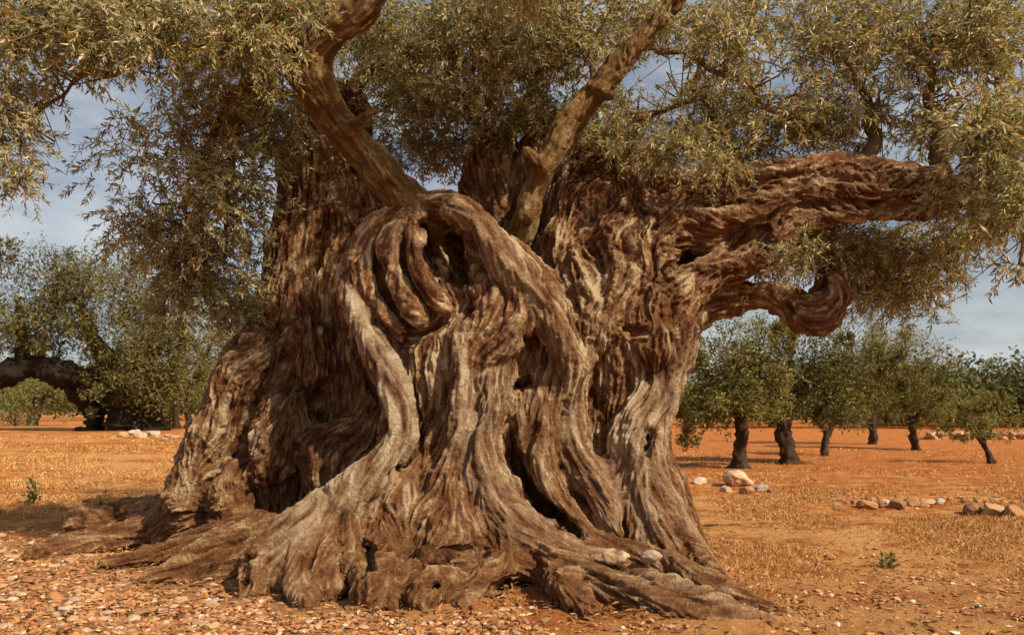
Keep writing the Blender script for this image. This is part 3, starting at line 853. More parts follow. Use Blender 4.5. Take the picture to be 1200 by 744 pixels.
def tubes(pts, r0, r1, ns=3):
    n, T, _ = pts.shape
    tang = unit(np.gradient(pts, axis=1))
    up = unit(np.cross(tang, np.array([.3, .5, .81])))
    w = np.cross(tang, up)
    r = (r0[:, None] + (r1 - r0)[:, None] * np.linspace(0, 1, T)[None])[..., None, None]
    a = np.arange(ns) * 2 * np.pi / ns
    ring = pts[:, :, None] + r * (up[:, :, None] * np.cos(a)[None, None, :, None] + w[:, :, None] * np.sin(a)[None, None, :, None])
    v = ring.reshape(-1, 3)
    base_ = (np.arange(n) * T * ns)[:, None, None] + (np.arange(T - 1) * ns)[None, :, None] + np.arange(ns)[None, None]
    nxt = (np.arange(n) * T * ns)[:, None, None] + (np.arange(T - 1) * ns)[None, :, None] + ((np.arange(ns) + 1) % ns)[None, None]
    f = np.stack([base_, nxt, nxt + ns, base_ + ns], -1).reshape(-1, 4)
    return v, f

def leaf_tint(n, rng, stops, weights, gain=1.0):
    stops = np.array(stops); k = rng.choice(len(stops), n, p=np.array(weights) / sum(weights))
    c = gain * stops[k] * rng.uniform(.7, 1.3, (n, 1)) * rng.uniform(.92, 1.08, (n, 3))
    return np.clip(c, 0, 1)

OLIVE = [(.275,.235,.05),(.42,.335,.085),(.19,.205,.045),(.64,.53,.27),(.52,.25,.045),(.07,.08,.025)]
OLIVE_W = [28, 24, 20, 19, 7, 12]
# clumps of the crown: (x, y, depth, half width px, half height px, half depth m, twigs, droop, leaf cm)
CL = [
 # upper left, over the sky
 (30,40,5.6,80,70,.5,300,1.2,8.5),(130,40,5.7,90,62,.5,330,1.0,8.5),(230,50,5.9,90,60,.5,250,1.0,8.5),
 (20,150,5.7,42,75,.4,130,1.4,8),(14,220,5.6,26,34,.3,40,1.4,8),(70,110,6.2,55,40,.4,80,1.2,8),(110,225,6.6,50,70,.5,36,1.1,7.5),
 (215,170,6.6,85,80,.6,300,1.1,8),(265,240,6.8,70,80,.6,400,1.1,8),(215,280,7.0,62,55,.5,230,1.1,8),(250,350,7.2,50,48,.4,170,1.2,8),
 (185,310,7.0,50,45,.4,75,1.2,7.5),(205,390,7.2,36,36,.3,45,1.2,7.5),(295,150,7.2,50,70,.5,220,1.0,8),(140,160,6.4,40,40,.4,26,1.1,7.5),
 (300,330,7.6,22,70,.3,90,1.0,8),
 # middle, behind the limbs
 (330,20,6.9,70,60,.5,200,.8,8),(440,60,7.6,70,80,.7,330,.7,8),(500,130,7.8,85,80,.7,420,.7,8),(540,40,7.2,90,70,.7,460,.9,8.5),
 (600,110,7.4,70,80,.7,360,.8,8.5),(620,40,6.9,80,60,.6,300,1.0,8.5),(480,190,8.2,80,40,.5,200,.6,8),(560,190,8.0,60,40,.5,170,.7,8),
 (680,40,6.9,60,60,.5,240,1.0,8.5),(700,160,8.0,60,45,.5,160,.8,8),
 (740,150,7.9,90,45,.6,260,.8,8),(830,140,7.7,80,60,.6,340,.9,8),
 (450,110,8.6,120,110,.8,250,.6,8.5),(620,110,8.8,140,110,.8,260,.6,8.5),(1105,240,6.3,28,24,.2,50,1.2,7),(945,318,6.42,34,22,.15,60,1.1,7),(985,300,6.8,26,24,.2,40,1.1,7),
 # right, over the bough
 (790,30,6.9,70,45,.6,180,1.0,8.5),(870,60,6.6,80,70,.6,330,1.0,8.5),(960,50,6.8,90,75,.5,330,1.0,8.5),(1050,50,6.7,90,75,.5,340,1.0,8.5),
 (1150,50,6.6,80,80,.5,400,1.1,8.5),(910,140,6.8,70,50,.5,240,1.0,8),(1000,140,6.9,75,48,.4,220,1.0,8),(1090,140,6.75,60,48,.4,180,1.1,8),
 (1160,160,5.8,50,80,.5,260,1.3,8.5),(1195,240,5.6,36,70,.3,110,1.4,8.5),(1192,330,5.5,16,26,.2,12,1.4,8.5),
 (860,185,7.2,60,30,.4,130,.9,7.5),(960,170,7.2,70,25,.4,110,.9,7.5),
 # hanging below the bough, then fill elsewhere, with unseen clumps added for shade
 (930,300,7.5,45,34,.5,170,1.2,7.5),(1010,300,7.4,60,38,.5,210,1.2,7.5),(1080,300,7.3,55,40,.5,180,1.2,7.5),(1060,350,7.4,55,36,.5,110,1.3,7.5),
 (1120,290,7.0,40,36,.4,80,1.3,7.5),(1000,345,7.6,36,30,.4,50,1.2,7.5),(890,320,7.5,34,22,.4,60,1.2,7.5),(1090,385,7.4,26,20,.3,16,1.2,7.5),
 (280,60,5.7,60,60,.4,200,1.1,8),(330,10,5.8,50,30,.3,110,1.0,8),(320,120,6.9,45,60,.4,170,1.0,7.5),(345,170,7.3,30,40,.25,70,1.1,7),(240,110,6.3,60,50,.5,120,1.1,7.5),
 (230,330,7.0,46,60,.4,150,1.2,7.5),(280,380,7.2,36,44,.3,90,1.2,7.5),(160,260,6.8,40,60,.4,46,1.2,7.5),(1030,350,7.3,70,30,.4,110,1.2,7),
 (715,172,6.55,55,18,.25,110,.9,7),(790,180,6.45,50,24,.25,120,.9,7),(850,196,6.3,40,20,.25,70,.9,7),(640,150,7.4,60,40,.4,150,.8,7.5),
 (1168,180,5.9,32,44,.3,120,1.2,7.5),(1150,268,6.2,28,22,.3,60,1.3,7.5),(590,-5,5.5,80,36,.4,130,1.0,8),(720,-170,4.9,110,70,.4,200,.9,9),(640,-230,5.0,110,60,.4,150,.9,9),(960,300,7.2,60,30,.4,150,1.2,7),(1040,325,7.2,60,34,.4,150,1.2,7),(1100,330,7.1,40,34,.4,90,1.2,7),  # the clumps at the top edge and above are added to shade the left stem
 (560,90,7.0,90,80,.5,300,.9,7.5),(430,40,6.9,60,60,.4,150,.8,7.5),(760,60,7.6,60,50,.4,110,.9,7.5),
 (640,-100,6.0,150,60,.6,170,.9,9),(440,-80,6.2,110,60,.5,140,.9,9),  # unseen crown added between the sun and the left stem to shade it
 # higher crown above the picture, behind the stem so the trunk keeps its sun
 (150,-90,7.8,200,80,.8,130,.8,9),(480,-100,8.4,200,90,.9,150,.8,9),(820,-90,8.4,200,80,.9,150,.8,9),(1150,-90,8.0,160,80,.8,120,.8,9),
]
all_p, all_lp, all_ld, all_ln, all_L = [], [], [], [], []
for (x, y, Y, rx, ry, rd, nt, dr, lc) in CL:
    nt = int(nt * (.84 if nt > 150 else 1.0))
    u = RNG.normal(0, 1, (nt, 3)); u = unit(u) * (RNG.random((nt, 1)) ** .45)
    # gather the twigs in a few loose knots so the crown keeps gaps
    kn = max(3, nt // 22); kc = unit(RNG.normal(0, 1, (kn, 3))) * (RNG.random((kn, 1)) ** .4)
    u = 0.55 * u + 0.62 * kc[RNG.integers(0, kn, nt)] + RNG.normal(0, .06, (nt, 3))
    YY = Y + u[:, 1] * rd
    st = np.stack([(x + u[:, 0] * rx - CX) / F * YY, YY, CAM_H - (y + u[:, 2] * ry - 14 - CY) / F * YY], 1)
    wpx, wpy = x + u[:, 0] * rx, y + u[:, 2] * ry
    opened = np.zeros(nt, bool)
    for ox, oy, orx, ory in ((782,100,34,52),(905,70,20,30),(1062,140,18,26),(905,120,16,28),(690,150,18,16),(425,95,20,26),(110,130,46,30),(90,250,46,40),(600,120,14,18),(1010,165,26,14),(330,45,22,12)):
        opened |= ((wpx - ox) / orx) ** 2 + ((wpy - oy) / ory) ** 2 < 1
    kp = ~opened | (RNG.random(nt) < .12)
    u, st, nt = u[kp], st[kp], int(kp.sum())
    dd = unit(np.stack([u[:, 0] + RNG.normal(0, .6, nt), u[:, 1] * .6 + RNG.normal(0, .5, nt), -u[:, 2] * .3 + RNG.normal(0, .5, nt)], 1))
    pts, lp, ld, ln, L = sprays(st, dd, RNG.uniform(.14, .33, nt), 19, lc * .80 / 100, np.full(nt, dr) * RNG.uniform(.1, 1.4, nt), RNG)
    all_p.append(pts); all_lp.append(lp); all_ld.append(ld); all_ln.append(ln); all_L.append(L)
tw = np.concatenate(all_p); lp = np.concatenate(all_lp); ld = np.concatenate(all_ld); ln = np.concatenate(all_ln); LL = np.concatenate(all_L)
keep = RNG.random(len(lp)) < .93
lp, ld, ln, LL = lp[keep], ld[keep], ln[keep], LL[keep]
# the 300 nearest leaves inside the picture are leaves of their own
lpx = CX + lp[:, 0] / lp[:, 1] * F; lpy = CY - (lp[:, 2] - CAM_H) / lp[:, 1] * F
inview = (lpx > 5) & (lpx < 1195) & (lpy > 5) & (lpy < 420)
facing = np.abs(ln[:, 1])
score = LL / lp[:, 1] * (0.3 + facing) * inview
hero = np.argsort(-score)[:300]
rest = np.setdiff1d(np.arange(len(lp)), hero)
lv, lf = leaf_arrays(lp[rest], ld[rest], ln[rest], LL[rest], LL[rest] * RNG.uniform(.10, .15, len(rest)))
tint = leaf_tint(len(rest), RNG, OLIVE, OLIVE_W)
fo = part('foliage', mesh_np('foliage', lv - base, lf, LEAF, smooth=False, colors=np.repeat(tint, 4, 0)), tree, kind='stuff')
tv_, tf_ = tubes(tw[:, ::2], np.full(len(tw), .0035), np.full(len(tw), .0015))
tc_ = np.tile(np.array([.25, .17, .09]), (len(tv_), 1))
part('twigs', mesh_np('twigs', tv_ - base, tf_, FAR_BARK, colors=tc_), tree, kind='stuff')
hero_meshes = []
for c in OLIVE:
    n = 7
    s = np.linspace(0, 1, n); wd = 0.135 * np.sin(np.pi * s ** .85) ** .8
    vv = []
    for i in range(n):
        z = -0.10 * s[i] ** 2
        vv += [(-wd[i], s[i], z + wd[i] * .35), (0, s[i], z), (wd[i], s[i], z + wd[i] * .35)]
    ff = []
    for i in range(n - 1):
        k = i * 3
        ff += [(k, k + 1, k + 4, k + 3), (k + 1, k + 2, k + 5, k + 4)]
    hero_meshes.append(mesh_np('leaf', vv, np.array(ff), LEAF, colors=np.tile(np.array(c), (len(vv), 1))))
from mathutils import Matrix
for j in hero:
    d = Vector(ld[j]).normalized(); nn = Vector(ln[j]); sd = d.cross(nn).normalized(); up = sd.cross(d)
    o = bpy.data.objects.new('leaf', hero_meshes[RNG.choice(6, p=np.array(OLIVE_W) / sum(OLIVE_W))])
    m = Matrix((sd, d, up)).transposed().to_4x4()
    o.parent = tree; COL.objects.link(o)
    s = float(LL[j])
    o.matrix_local = Matrix.Translation(Vector(lp[j] - base)) @ m @ Matrix.Scale(s, 4)

# branches that carry the foliage
def tube_mesh(name, pts, mat, ns=9, tint=(.13, .075, .04), wob=.12, seg=5, origin=(0, 0, 0), groove=0.0):
    q = catmull(pts, seg)
    p, r = q[:, :3], q[:, 3]
    tang = unit(np.gradient(p, axis=0))
    up = unit(np.cross(tang, np.array([.21, .93, .3]))); w = np.cross(tang, up)
    a = np.arange(ns) * 2 * np.pi / ns
    dirs = up[:, None] * np.cos(a)[None, :, None] + w[:, None] * np.sin(a)[None, :, None]
    rr = r[:, None] * (1 + wob * vnoise((p[:, None] * 3 + dirs * 1.3).reshape(-1, 3), 33).reshape(len(p), ns) + wob * .7 * vnoise((p[:, None] * 9 + dirs * 3).reshape(-1, 3), 34).reshape(len(p), ns))
    if groove:
        t_ = np.arange(len(p))[:, None] * np.ones((1, ns)); a_ = a[None] + .25 * np.sin(t_ * .5)
        gq = np.stack([np.cos(a_) * 2.2, np.sin(a_) * 2.2, t_ * .16 + p[0, 0]], -1).reshape(-1, 3)
        rr = rr * (1 - groove * np.exp(-(vnoise(gq, 35) / .3) ** 2).reshape(len(p), ns) + groove * .6 * vnoise(gq * 2.3, 36).reshape(len(p), ns))
    v = (p[:, None] + dirs * rr[..., None]).reshape(-1, 3)
    i = np.arange(len(p) - 1)[:, None] * ns; j = np.arange(ns)[None]
    f = np.stack([i + j, i + (j + 1) % ns, i + ns + (j + 1) % ns, i + ns + j], -1).reshape(-1, 4)
    return mesh_np(name, v - np.asarray(origin), f, mat, colors=np.tile(np.array(tint), (len(v), 1)))

def pix_branch(pts):
    q = catmull([(*P(x, y, Y), r * Y / F) for x, y, Y, r in pts], 3)
    q[1:, :3] += RNG.normal(0, .028, (len(q) - 1, 3))
    q[:, 3] = q[:, 3] * np.linspace(1, .45, len(q)) * RNG.uniform(.85, 1.2, len(q))
    me = tube_mesh('branch', q, FAR_BARK, 8, (.17, .105, .05), .3, 4, origin=base)
    br = part('branch', me, tree)
    fork = [catmull(np.vstack([q[k, :3], q[k, :3] + RNG.normal(0, .12, 3) + [0, -.03, .05], q[k, :3] + RNG.normal(0, .26, 3) + [0, -.05, -.02]]), 3) for k in range(2, len(q)) for _ in range(2)]
    n_ = len(fork)
    v, f = tubes(np.array(fork), np.full(n_, .011), np.full(n_, .003), 4)
    part('twigs', mesh_np('twigs', v - base, f, FAR_BARK, colors=np.tile(np.array([.17, .105, .05]), (len(v), 1))), br, kind='stuff')
for b in [
 [(330,30,6.2,12),(250,40,6.1,9),(160,70,6.0,7),(90,95,6.0,5),(30,140,5.8,3)],
 [(310,-10,6.2,10),(200,-10,5.9,8),(100,10,5.7,6),(10,60,5.6,4)],
 [(345,75,6.3,9),(300,90,6.6,7),(250,150,6.7,6),(225,240,6.9,4),(215,330,7.0,2.5)],
 [(300,90,6.6,6),(270,200,6.8,5),(262,300,7.1,3)],
 [(395,170,7.9,14),(420,100,8.0,10),(480,60,7.8,8),(520,20,7.6,6)],
 [(575,200,7.9,14),(560,140,7.8,9),(530,80,7.6,7),(500,20,7.4,5)],
 [(575,195,7.9,12),(610,130,7.7,8),(640,60,7.4,6),(650,0,7.2,4)],
 [(700,108,6.45,6),(690,60,6.8,4),(650,20,6.8,4)],
 [(745,55,6.35,6),(800,60,6.7,4),(860,90,6.7,5),(920,140,6.8,3)],
 [(1000,205,6.85,10),(1022,150,7.0,7),(1000,90,7.0,5),(940,30,7.0,3)],
 [(1110,222,6.8,11),(1098,140,6.95,9),(1085,70,6.9,6),(1050,20,6.9,4)],
 [(1130,228,6.7,10),(1165,160,6.6,7),(1160,80,6.6,5),(1130,10,6.6,3)],
 [(1140,230,6.6,7),(1175,215,6.0,4),(1195,260,5.7,2.5),(1193,315,5.5,1.2)],
 [(1140,235,6.7,6),(1130,290,7.1,4),(1080,305,7.3,3),(1040,345,7.4,3)],
 [(975,315,6.9,8),(985,290,7.2,6),(1020,285,7.4,4),(1060,300,7.4,3)],
 [(900,270,7.0,8),(920,285,7.4,5),(960,300,7.5,3)],
 [(820,215,7.0,8),(835,180,7.3,6),(830,130,7.6,5),(800,100,7.7,3)],
 [(700,190,7.3,14),(720,150,7.8,9),(760,130,7.9,6),(820,120,7.8,4)],
]: pix_branch(b)

# ------------------------------------------------------------------ grove trees
FAR = [(.075,.085,.022),(.12,.115,.032),(.05,.06,.018),(.19,.165,.06),(.028,.034,.014)]
def grove_tree(label, base_px, Yovr, trunk, limbs, clumps, tints=FAR, wts=(30, 26, 22, 10, 12), leaf=.11, gain=1.95, group='olive trees of the grove beyond', name='olive_tree', trunk_tint=(.050, .031, .018)):
    """trunk/limbs/clumps in photo pixels, all at the tree's own distance"""
    Y = Yovr if Yovr else hit(*base_px)[1]
    b0 = P(base_px[0], base_px[1], Y)
    b0[2] = float(ground_z(b0[0], Y))
    t = thing(name, label, 'tree', b0, group)
    pp = P(base_px[0], base_px[1], Y); off = np.array([0, 0, b0[2] - pp[2]])
    for nm, lst in (('trunk', trunk), ('limb', limbs)):
        for pts in lst:
            me = tube_mesh(nm, [(*(P(x, y, Y) + off + np.array([0, dY, 0])), r * Y / F) for x, y, dY, r in pts], FAR_BARK, 20, trunk_tint, .34, 9, b0, .3)
            part(nm, me, t)
    LP, LD, LN = [], [], []
    sat = []
    for (x, y, rx, ry, dY, rd, n) in clumps:
        for _ in range(6):
            a = RNG.uniform(0, 6.28); q = RNG.uniform(.85, 1.2); e = RNG.uniform(.18, .38)
            sat.append((x + math.cos(a) * rx * q, y + math.sin(a) * ry * q * (1.15 if math.sin(a) > 0 else 1), rx * e, ry * e * 1.2, dY + RNG.uniform(-.7, .7) * rd, rd * e, int(n * .09)))
            if leaf == .11 and sat[-1][1] > base_px[1] - 50: sat.pop()
    for (x, y, rx, ry, dY, rd, n) in list(clumps) + sat:
        y, rx, ry, n = y - ry * .12, rx * 1.08, ry * 1.2, int(n * 1.05)
        kn = max(5, n // 80); kc = unit(RNG.normal(0, 1, (kn, 3))) * (RNG.random((kn, 1)) ** .3) * RNG.uniform(.75, 1.3, (kn, 1))
        u = RNG.uniform(.18, .36, (n, 1)) * unit(RNG.normal(0, 1, (n, 3))) * RNG.random((n, 1)) ** .45 * np.array([1, 1, 1.25]) + .8 * kc[RNG.integers(0, kn, n)]
        c = P(x, y, Y) + off
        LP.append(np.stack([c[0] + u[:, 0] * rx * Y / F, Y + dY + u[:, 1] * rd, c[2] + u[:, 2] * ry * Y / F], 1))
        d = unit(u * .6 + RNG.normal(0, .7, (n, 3)) + np.array([0, 0, .15])); LD.append(d)
        LN.append(unit(u + RNG.normal(0, .5, (n, 3)) + np.array([0, 0, .5])))
    LP, LD, LN = map(np.concatenate, (LP, LD, LN))
    n = len(LP); L = leaf * RNG.uniform(.6, 1.3, n)
    v, f = leaf_arrays(LP, LD, LN, L, L * RNG.uniform(.13, .2, n))
    part('crown', mesh_np('crown', v - b0, f, FAR_LEAF, smooth=False, colors=np.repeat(leaf_tint(n, RNG, tints, wts, gain) * np.array([1.12, 1, .72]), 4, 0)), t, kind='stuff')
    return t

# right hand grove
grove_tree('grove olive with straight dark trunk behind the cream boulder, beside the big trunk', (866,548), None,
  [[(866,552,0,13),(867,530,0,9.5),(870,505,0,9),(868,480,0,8)]],
  [[(869,490,0,7),(845,460,0,5),(825,430,.3,3)],[(869,486,0,7),(885,450,-.3,5),(895,415,0,3)],[(868,482,0,6),(866,440,.3,4),(860,400,0,2)]],
  [(865,425,60,48,0,1.1,5200),(830,470,45,40,0,.9,2800),(895,455,34,42,.2,.9,2200),(812,505,22,24,0,.5,700),(850,480,50,26,-.4,.8,1800)])
grove_tree('grove olive with leaning dark trunk and broad dark crown, below the hooked limb', (925,543), None,
  [[(928,548,0,18),(924,530,0,11),(918,505,0,10),(915,480,0,9)]],
  [[(916,486,0,8),(940,455,0,5),(965,430,.2,3)],[(916,482,0,8),(925,440,.3,5),(930,410,0,3)]],
  [(945,430,50,46,0,1.1,4200),(985,448,50,48,0,1.0,4200),(978,482,30,20,-.2,.6,900),(930,465,34,36,.3,.9,1500)],
  [(.05,.06,.018),(.085,.085,.024),(.035,.042,.014),(.14,.125,.045),(.022,.027,.011)])
grove_tree('small grove olive with short thin trunk, third to the right of the big trunk', (966,535), 22.5,
  [[(966,538,0,6),(966,522,0,4.5),(970,505,0,4)]],
  [[(969,510,0,3.5),(980,490,0,2.5),(990,470,0,1.5)],[(969,508,0,3.5),(955,490,0,2.5),(950,475,0,1.5)]],
  [(970,480,34,24,0,.7,1500),(1000,466,30,30,.2,.7,1300)])
grove_tree('tall pale green grove olive with slim trunk, standing farther back', (1023,523), 30,
  [[(1023,526,0,5),(1023,508,0,4),(1020,490,0,3.5)]],
  [[(1021,496,0,3),(1035,470,0,2),(1045,440,0,1.5)],[(1021,494,0,3),(1005,465,0,2),(1000,430,0,1.5)]],
  [(1020,415,42,46,0,1.2,3800),(1010,455,44,32,0,1.1,2600),(1035,468,30,22,0,.8,1300)],
  [(.10,.105,.03),(.15,.14,.045),(.07,.078,.025),(.22,.19,.075),(.04,.045,.018)])
grove_tree('rounded grove olive with slightly leaning slim trunk, left of the open sky', (1073,530), 26,
  [[(1074,533,0,6),(1071,515,0,4.2),(1068,495,0,4)]],
  [[(1069,500,0,3.4),(1085,470,0,2.2),(1095,445,0,1.4)],[(1069,498,0,3.4),(1055,465,0,2.2),(1050,435,0,1.4)]],
  [(1070,430,44,36,0,1.2,3200),(1075,470,42,34,-.2,1.1,2700),(1045,478,34,30,.2,.9,1500),(1095,480,26,22,0,.7,700)])
grove_tree('little open grove olive with leaning trunk, rightmost in front of the low stone wall', (1161,543), None,
  [[(1163,546,0,5),(1158,530,0,3.2),(1150,517,0,2.8)]],
  [[(1151,519,0,2.4),(1138,503,0,1.6),(1125,490,0,1)],[(1151,518,0,2.4),(1165,500,0,1.6),(1175,485,0,1)],[(1150,518,0,2),(1150,490,.2,1.2)]],
  [(1150,487,42,22,0,.7,1300),(1125,497,26,18,0,.5,560),(1172,492,28,22,.2,.5,620)],
  [(.085,.095,.025),(.13,.125,.035),(.06,.07,.02),(.2,.17,.065),(.04,.045,.018)], leaf=.09)
# left hand grove
grove_tree('very old grove olive with dark arched trunk, far left of the picture', (140,507), 30,
  [[(150,514,0,36),(146,504,0,25),(150,480,0,22),(136,455,0,22),(104,446,0,18),(72,440,0,16),(40,432,0,15),(0,442,0,14),(-40,452,0,12)],
   [(180,513,0,22),(176,503,0,14),(178,470,0,13),(170,430,0,11)],[(100,513,.4,18),(104,503,.4,12),(102,482,.3,12),(84,452,.1,13)]],
  [[(140,455,0,14),(110,400,0,9),(90,350,0,5)],[(165,440,0,12),(185,390,0,8),(190,340,0,4)],[(30,434,0,10),(25,390,0,6),(20,350,0,3)]],
  [(40,360,75,58,0,2.2,6200),(120,350,80,52,0,2.2,6800),(160,400,60,55,-.5,2,4800),(40,385,70,32,.4,2,3000),(190,445,48,54,-.6,1.6,4600),(-60,370,70,60,0,2,2500),(165,440,46,30,-.8,1.2,2000)],
  [(.085,.085,.024),(.13,.115,.036),(.055,.06,.018),(.2,.165,.06),(.025,.03,.012)], leaf=.16, gain=1.25, trunk_tint=(.024, .016, .010))
grove_tree('grove olive with two thin dark stems, between the arched olive and the big trunk', (213,505), 34,
  [[(207,508,0,4.5),(206,485,0,3.6),(208,455,0,3.2)],[(221,508,0,4),(220,480,0,3.4),(224,450,0,3)]],
  [[(208,460,0,3),(200,430,0,2),(190,400,0,1.4)],[(223,455,0,3),(240,425,0,2),(252,395,0,1.4)]],
  [(235,400,55,48,0,1.8,3800),(270,430,50,40,0,1.5,2600),(215,440,34,26,0,1.2,1100)],
  [(.12,.115,.03),(.17,.15,.045),(.08,.085,.024),(.24,.2,.07),(.04,.045,.016)], leaf=.15)
grove_tree('dark shadowed olive seen through the arch of the old leaning trunk', (36,502), 42,
  [[(36,506,0,7),(42,488,0,5.5),(46,470,0,5)]],
  [[(45,475,0,4),(60,455,0,2.5)],[(45,475,0,4),(28,458,0,2.5)]],
  [(40,465,50,26,0,1.6,2400),(70,478,34,16,0,1,800)], leaf=.17)
def shrub(label, px, Y, rx, ry, n, tints, leaf=.16, name='shrub', cat='shrub'):
    b0 = P(px[0], px[1], Y); b0[2] = float(ground_z(b0[0], Y))
    t = thing(name, label, cat, b0)
    st = np.stack([np.tile(b0, (12, 1)), np.tile(b0, (12, 1))], 1)
    u = unit(RNG.normal(0, 1, (n, 3))) * RNG.random((n, 1)) ** .4
    u[:, 2] = np.abs(u[:, 2] + .35)
    lp = b0 + u * np.array([rx, rx, ry * 1.5]) * Y / F
    d = unit(u + RNG.normal(0, .5, (n, 3)) + np.array([0, 0, .5]))
    L = leaf * RNG.uniform(.6, 1.2, n)
    v, f = leaf_arrays(lp, d, unit(RNG.normal(0, 1, (n, 3)) + np.array([0, -.3, .7])), L, L * .2)
    part('foliage', mesh_np('foliage', v - b0, f, FAR_LEAF, smooth=False, colors=np.repeat(leaf_tint(n, RNG, tints, [1] * len(tints)), 4, 0)), t, kind='stuff')
    ends = b0 + unit(RNG.normal(0, .6, (14, 3)) + np.array([0, 0, 1])) * np.array([rx, rx, ry]) * Y / F
    tp = np.stack([b0 + (ends - b0) * k for k in np.linspace(0, 1, 4)], 1)
    v, f = tubes(tp, np.full(14, .19 * leaf), np.full(14, .06 * leaf), 4)
    part('stem', mesh_np('stem', v - b0, f, FAR_BARK, colors=np.tile(np.array([.1, .07, .03]), (len(v), 1))), t)
BRIGHT = [(.20,.20,.035),(.27,.25,.05),(.14,.15,.03),(.33,.28,.07)]
shrub('bright yellow green bush right beside the two thin olive stems', (190,503), 36, 17, 20, 900, BRIGHT)
shrub('tall mid green bush half hidden by the left edge of the big trunk', (240,500), 38, 18, 42, 1300, BRIGHT)
shrub('low pale bush under the arch of the far left olive', (18,503), 40, 24, 24, 1000, [(.15,.145,.035),(.2,.18,.05),(.1,.1,.03)])

shrub('small green weed standing up from the dry grass at the far left', (39,590), hit(39,590)[1], 7, 16, 70, [(.12,.12,.03),(.16,.15,.04)], .09, 'weed', 'weed')
shrub('low grey green weed in the dry grass near the right picture edge', (1040,665), hit(1040,665)[1], 9, 7, 60, [(.26,.21,.07),(.2,.18,.06)], .06, 'weed', 'weed')
shrub('thin dry weed close to the tips of the left roots', (120,600), hit(120,600)[1], 6, 14, 40, [(.3,.2,.07),(.22,.16,.06)], .07, 'weed', 'weed')

# the far edge of the grove: one mass of crowns nobody could count
n_c = 300
LP, LD, LN = [], [], []
for i in range(n_c):
    Y = RNG.uniform(58, 100); X = RNG.uniform(-1.0, 1.0) * Y if i < 210 else RNG.uniform(.44, .80) * Y
    R = RNG.uniform(1.6, 3.0) * (1.0 if i < 210 else 1.15); n = 420
    u = unit(RNG.normal(0, 1, (n, 3))) * RNG.random((n, 1)) ** .35
    g0 = float(ground_z(X, Y))
    LP.append(np.array([X, Y, g0 + R * .85 + .5]) + u * np.array([R * 1.25, R, R * .95]))
    LD.append(unit(RNG.normal(0, 1, (n, 3)))); LN.append(unit(u + RNG.normal(0, .4, (n, 3)) + np.array([0, 0, .4])))
LP, LD, LN = map(np.concatenate, (LP, LD, LN)); n = len(LP); L = RNG.uniform(.3, .6, n)
v, f = leaf_arrays(LP, LD, LN, L, L * .28)
wood = part('far_grove', mesh_np('far_grove', v, f, FAR_LEAF, smooth=False, colors=np.repeat(leaf_tint(n, RNG, [(.06,.08,.02),(.09,.105,.03),(.045,.055,.018),(.13,.125,.045)], [3, 3, 2, 1]), 4, 0)), None, kind='stuff')
wood['label'] = 'distant band of olive crowns closing the horizon behind the grove'
wood['category'] = 'trees'

# ------------------------------------------------------------------ stones
def rock_mesh(name, seed, sub=2, rough=.28, flat=.7, mat=STONE):
    bm = bmesh.new()
    bmesh.ops.create_icosphere(bm, subdivisions=sub, radius=1)
    co = np.array([v.co[:] for v in bm.verts])
    fc = np.array([[v.index for v in f_.verts] for f_ in bm.faces])
    bm.free()
    rs = np.random.default_rng(seed)
    # chop the ball with a few planes, then roughen: an angular field stone
    for _ in range(9):
        nrm = unit(rs.normal(0, 1, 3)); h = rs.uniform(.55, .85)
        over = np.maximum(co @ nrm - h, 0)
        co = co - over[:, None] * nrm
    co = co * (1 + rough * fbm(co * 1.7 + seed, 2, seed)[:, None] * .6)
    co = co * (1 + .10 * fbm(co * 4.5 + seed, 3, seed + 7)[:, None])
    co[:, 2] *= flat
    return mesh_np(name, co, fc, mat, smooth=sub > 3)
ROCKS = [rock_mesh('stone', s, 3) for s in range(8)]
BOULDERS = [rock_mesh('boulder', 40 + s, 4, .3, .75) for s in range(4)]
HUES = {'white': (.60,.49,.37), 'cream': (.58,.41,.25), 'tan': (.50,.31,.165), 'rusty': (.40,.185,.07), 'brown': (.25,.125,.06), 'grey': (.40,.34,.27)}
def stone(px, py, wpx, label, hue='tan', group=None, mesh=None, name='stone', squash=(1, .85, .8), sink=.25, cat='stone', Yfix=None):
    p = hit(px, py)
    if Yfix:
        mm = (np.abs(CX + V2[:, 0] / V2[:, 1] * F - px) < 8) & (np.abs(CY - (V2[:, 2] - CAM_H) / V2[:, 1] * F - py) < 6)
        Yfix = float(V2[mm, 1].min()) if mm.any() else Yfix
        p = np.array([(px - CX) / F * Yfix, Yfix, CAM_H - (py - CY) / F * Yfix])
    r = wpx * .5 * p[1] / F
    o = bpy.data.objects.new(name, mesh or ROCKS[RNG.integers(8)])
    o.color = (*np.clip(np.array(HUES[hue]) * RNG.uniform(.85, 1.15), 0, 1), 1)
    o.scale = tuple(r * q * 1.15 for q in squash)
    o.rotation_euler = (RNG.uniform(-.25, .25), RNG.uniform(-.25, .25), RNG.uniform(0, 6.28))
    o.location = (p[0], p[1], p[2] + r * squash[2] * .7 * (1 - 2 * sink))
    o['label'] = label; o['category'] = cat
    if group: o['group'] = group
    return link(o)

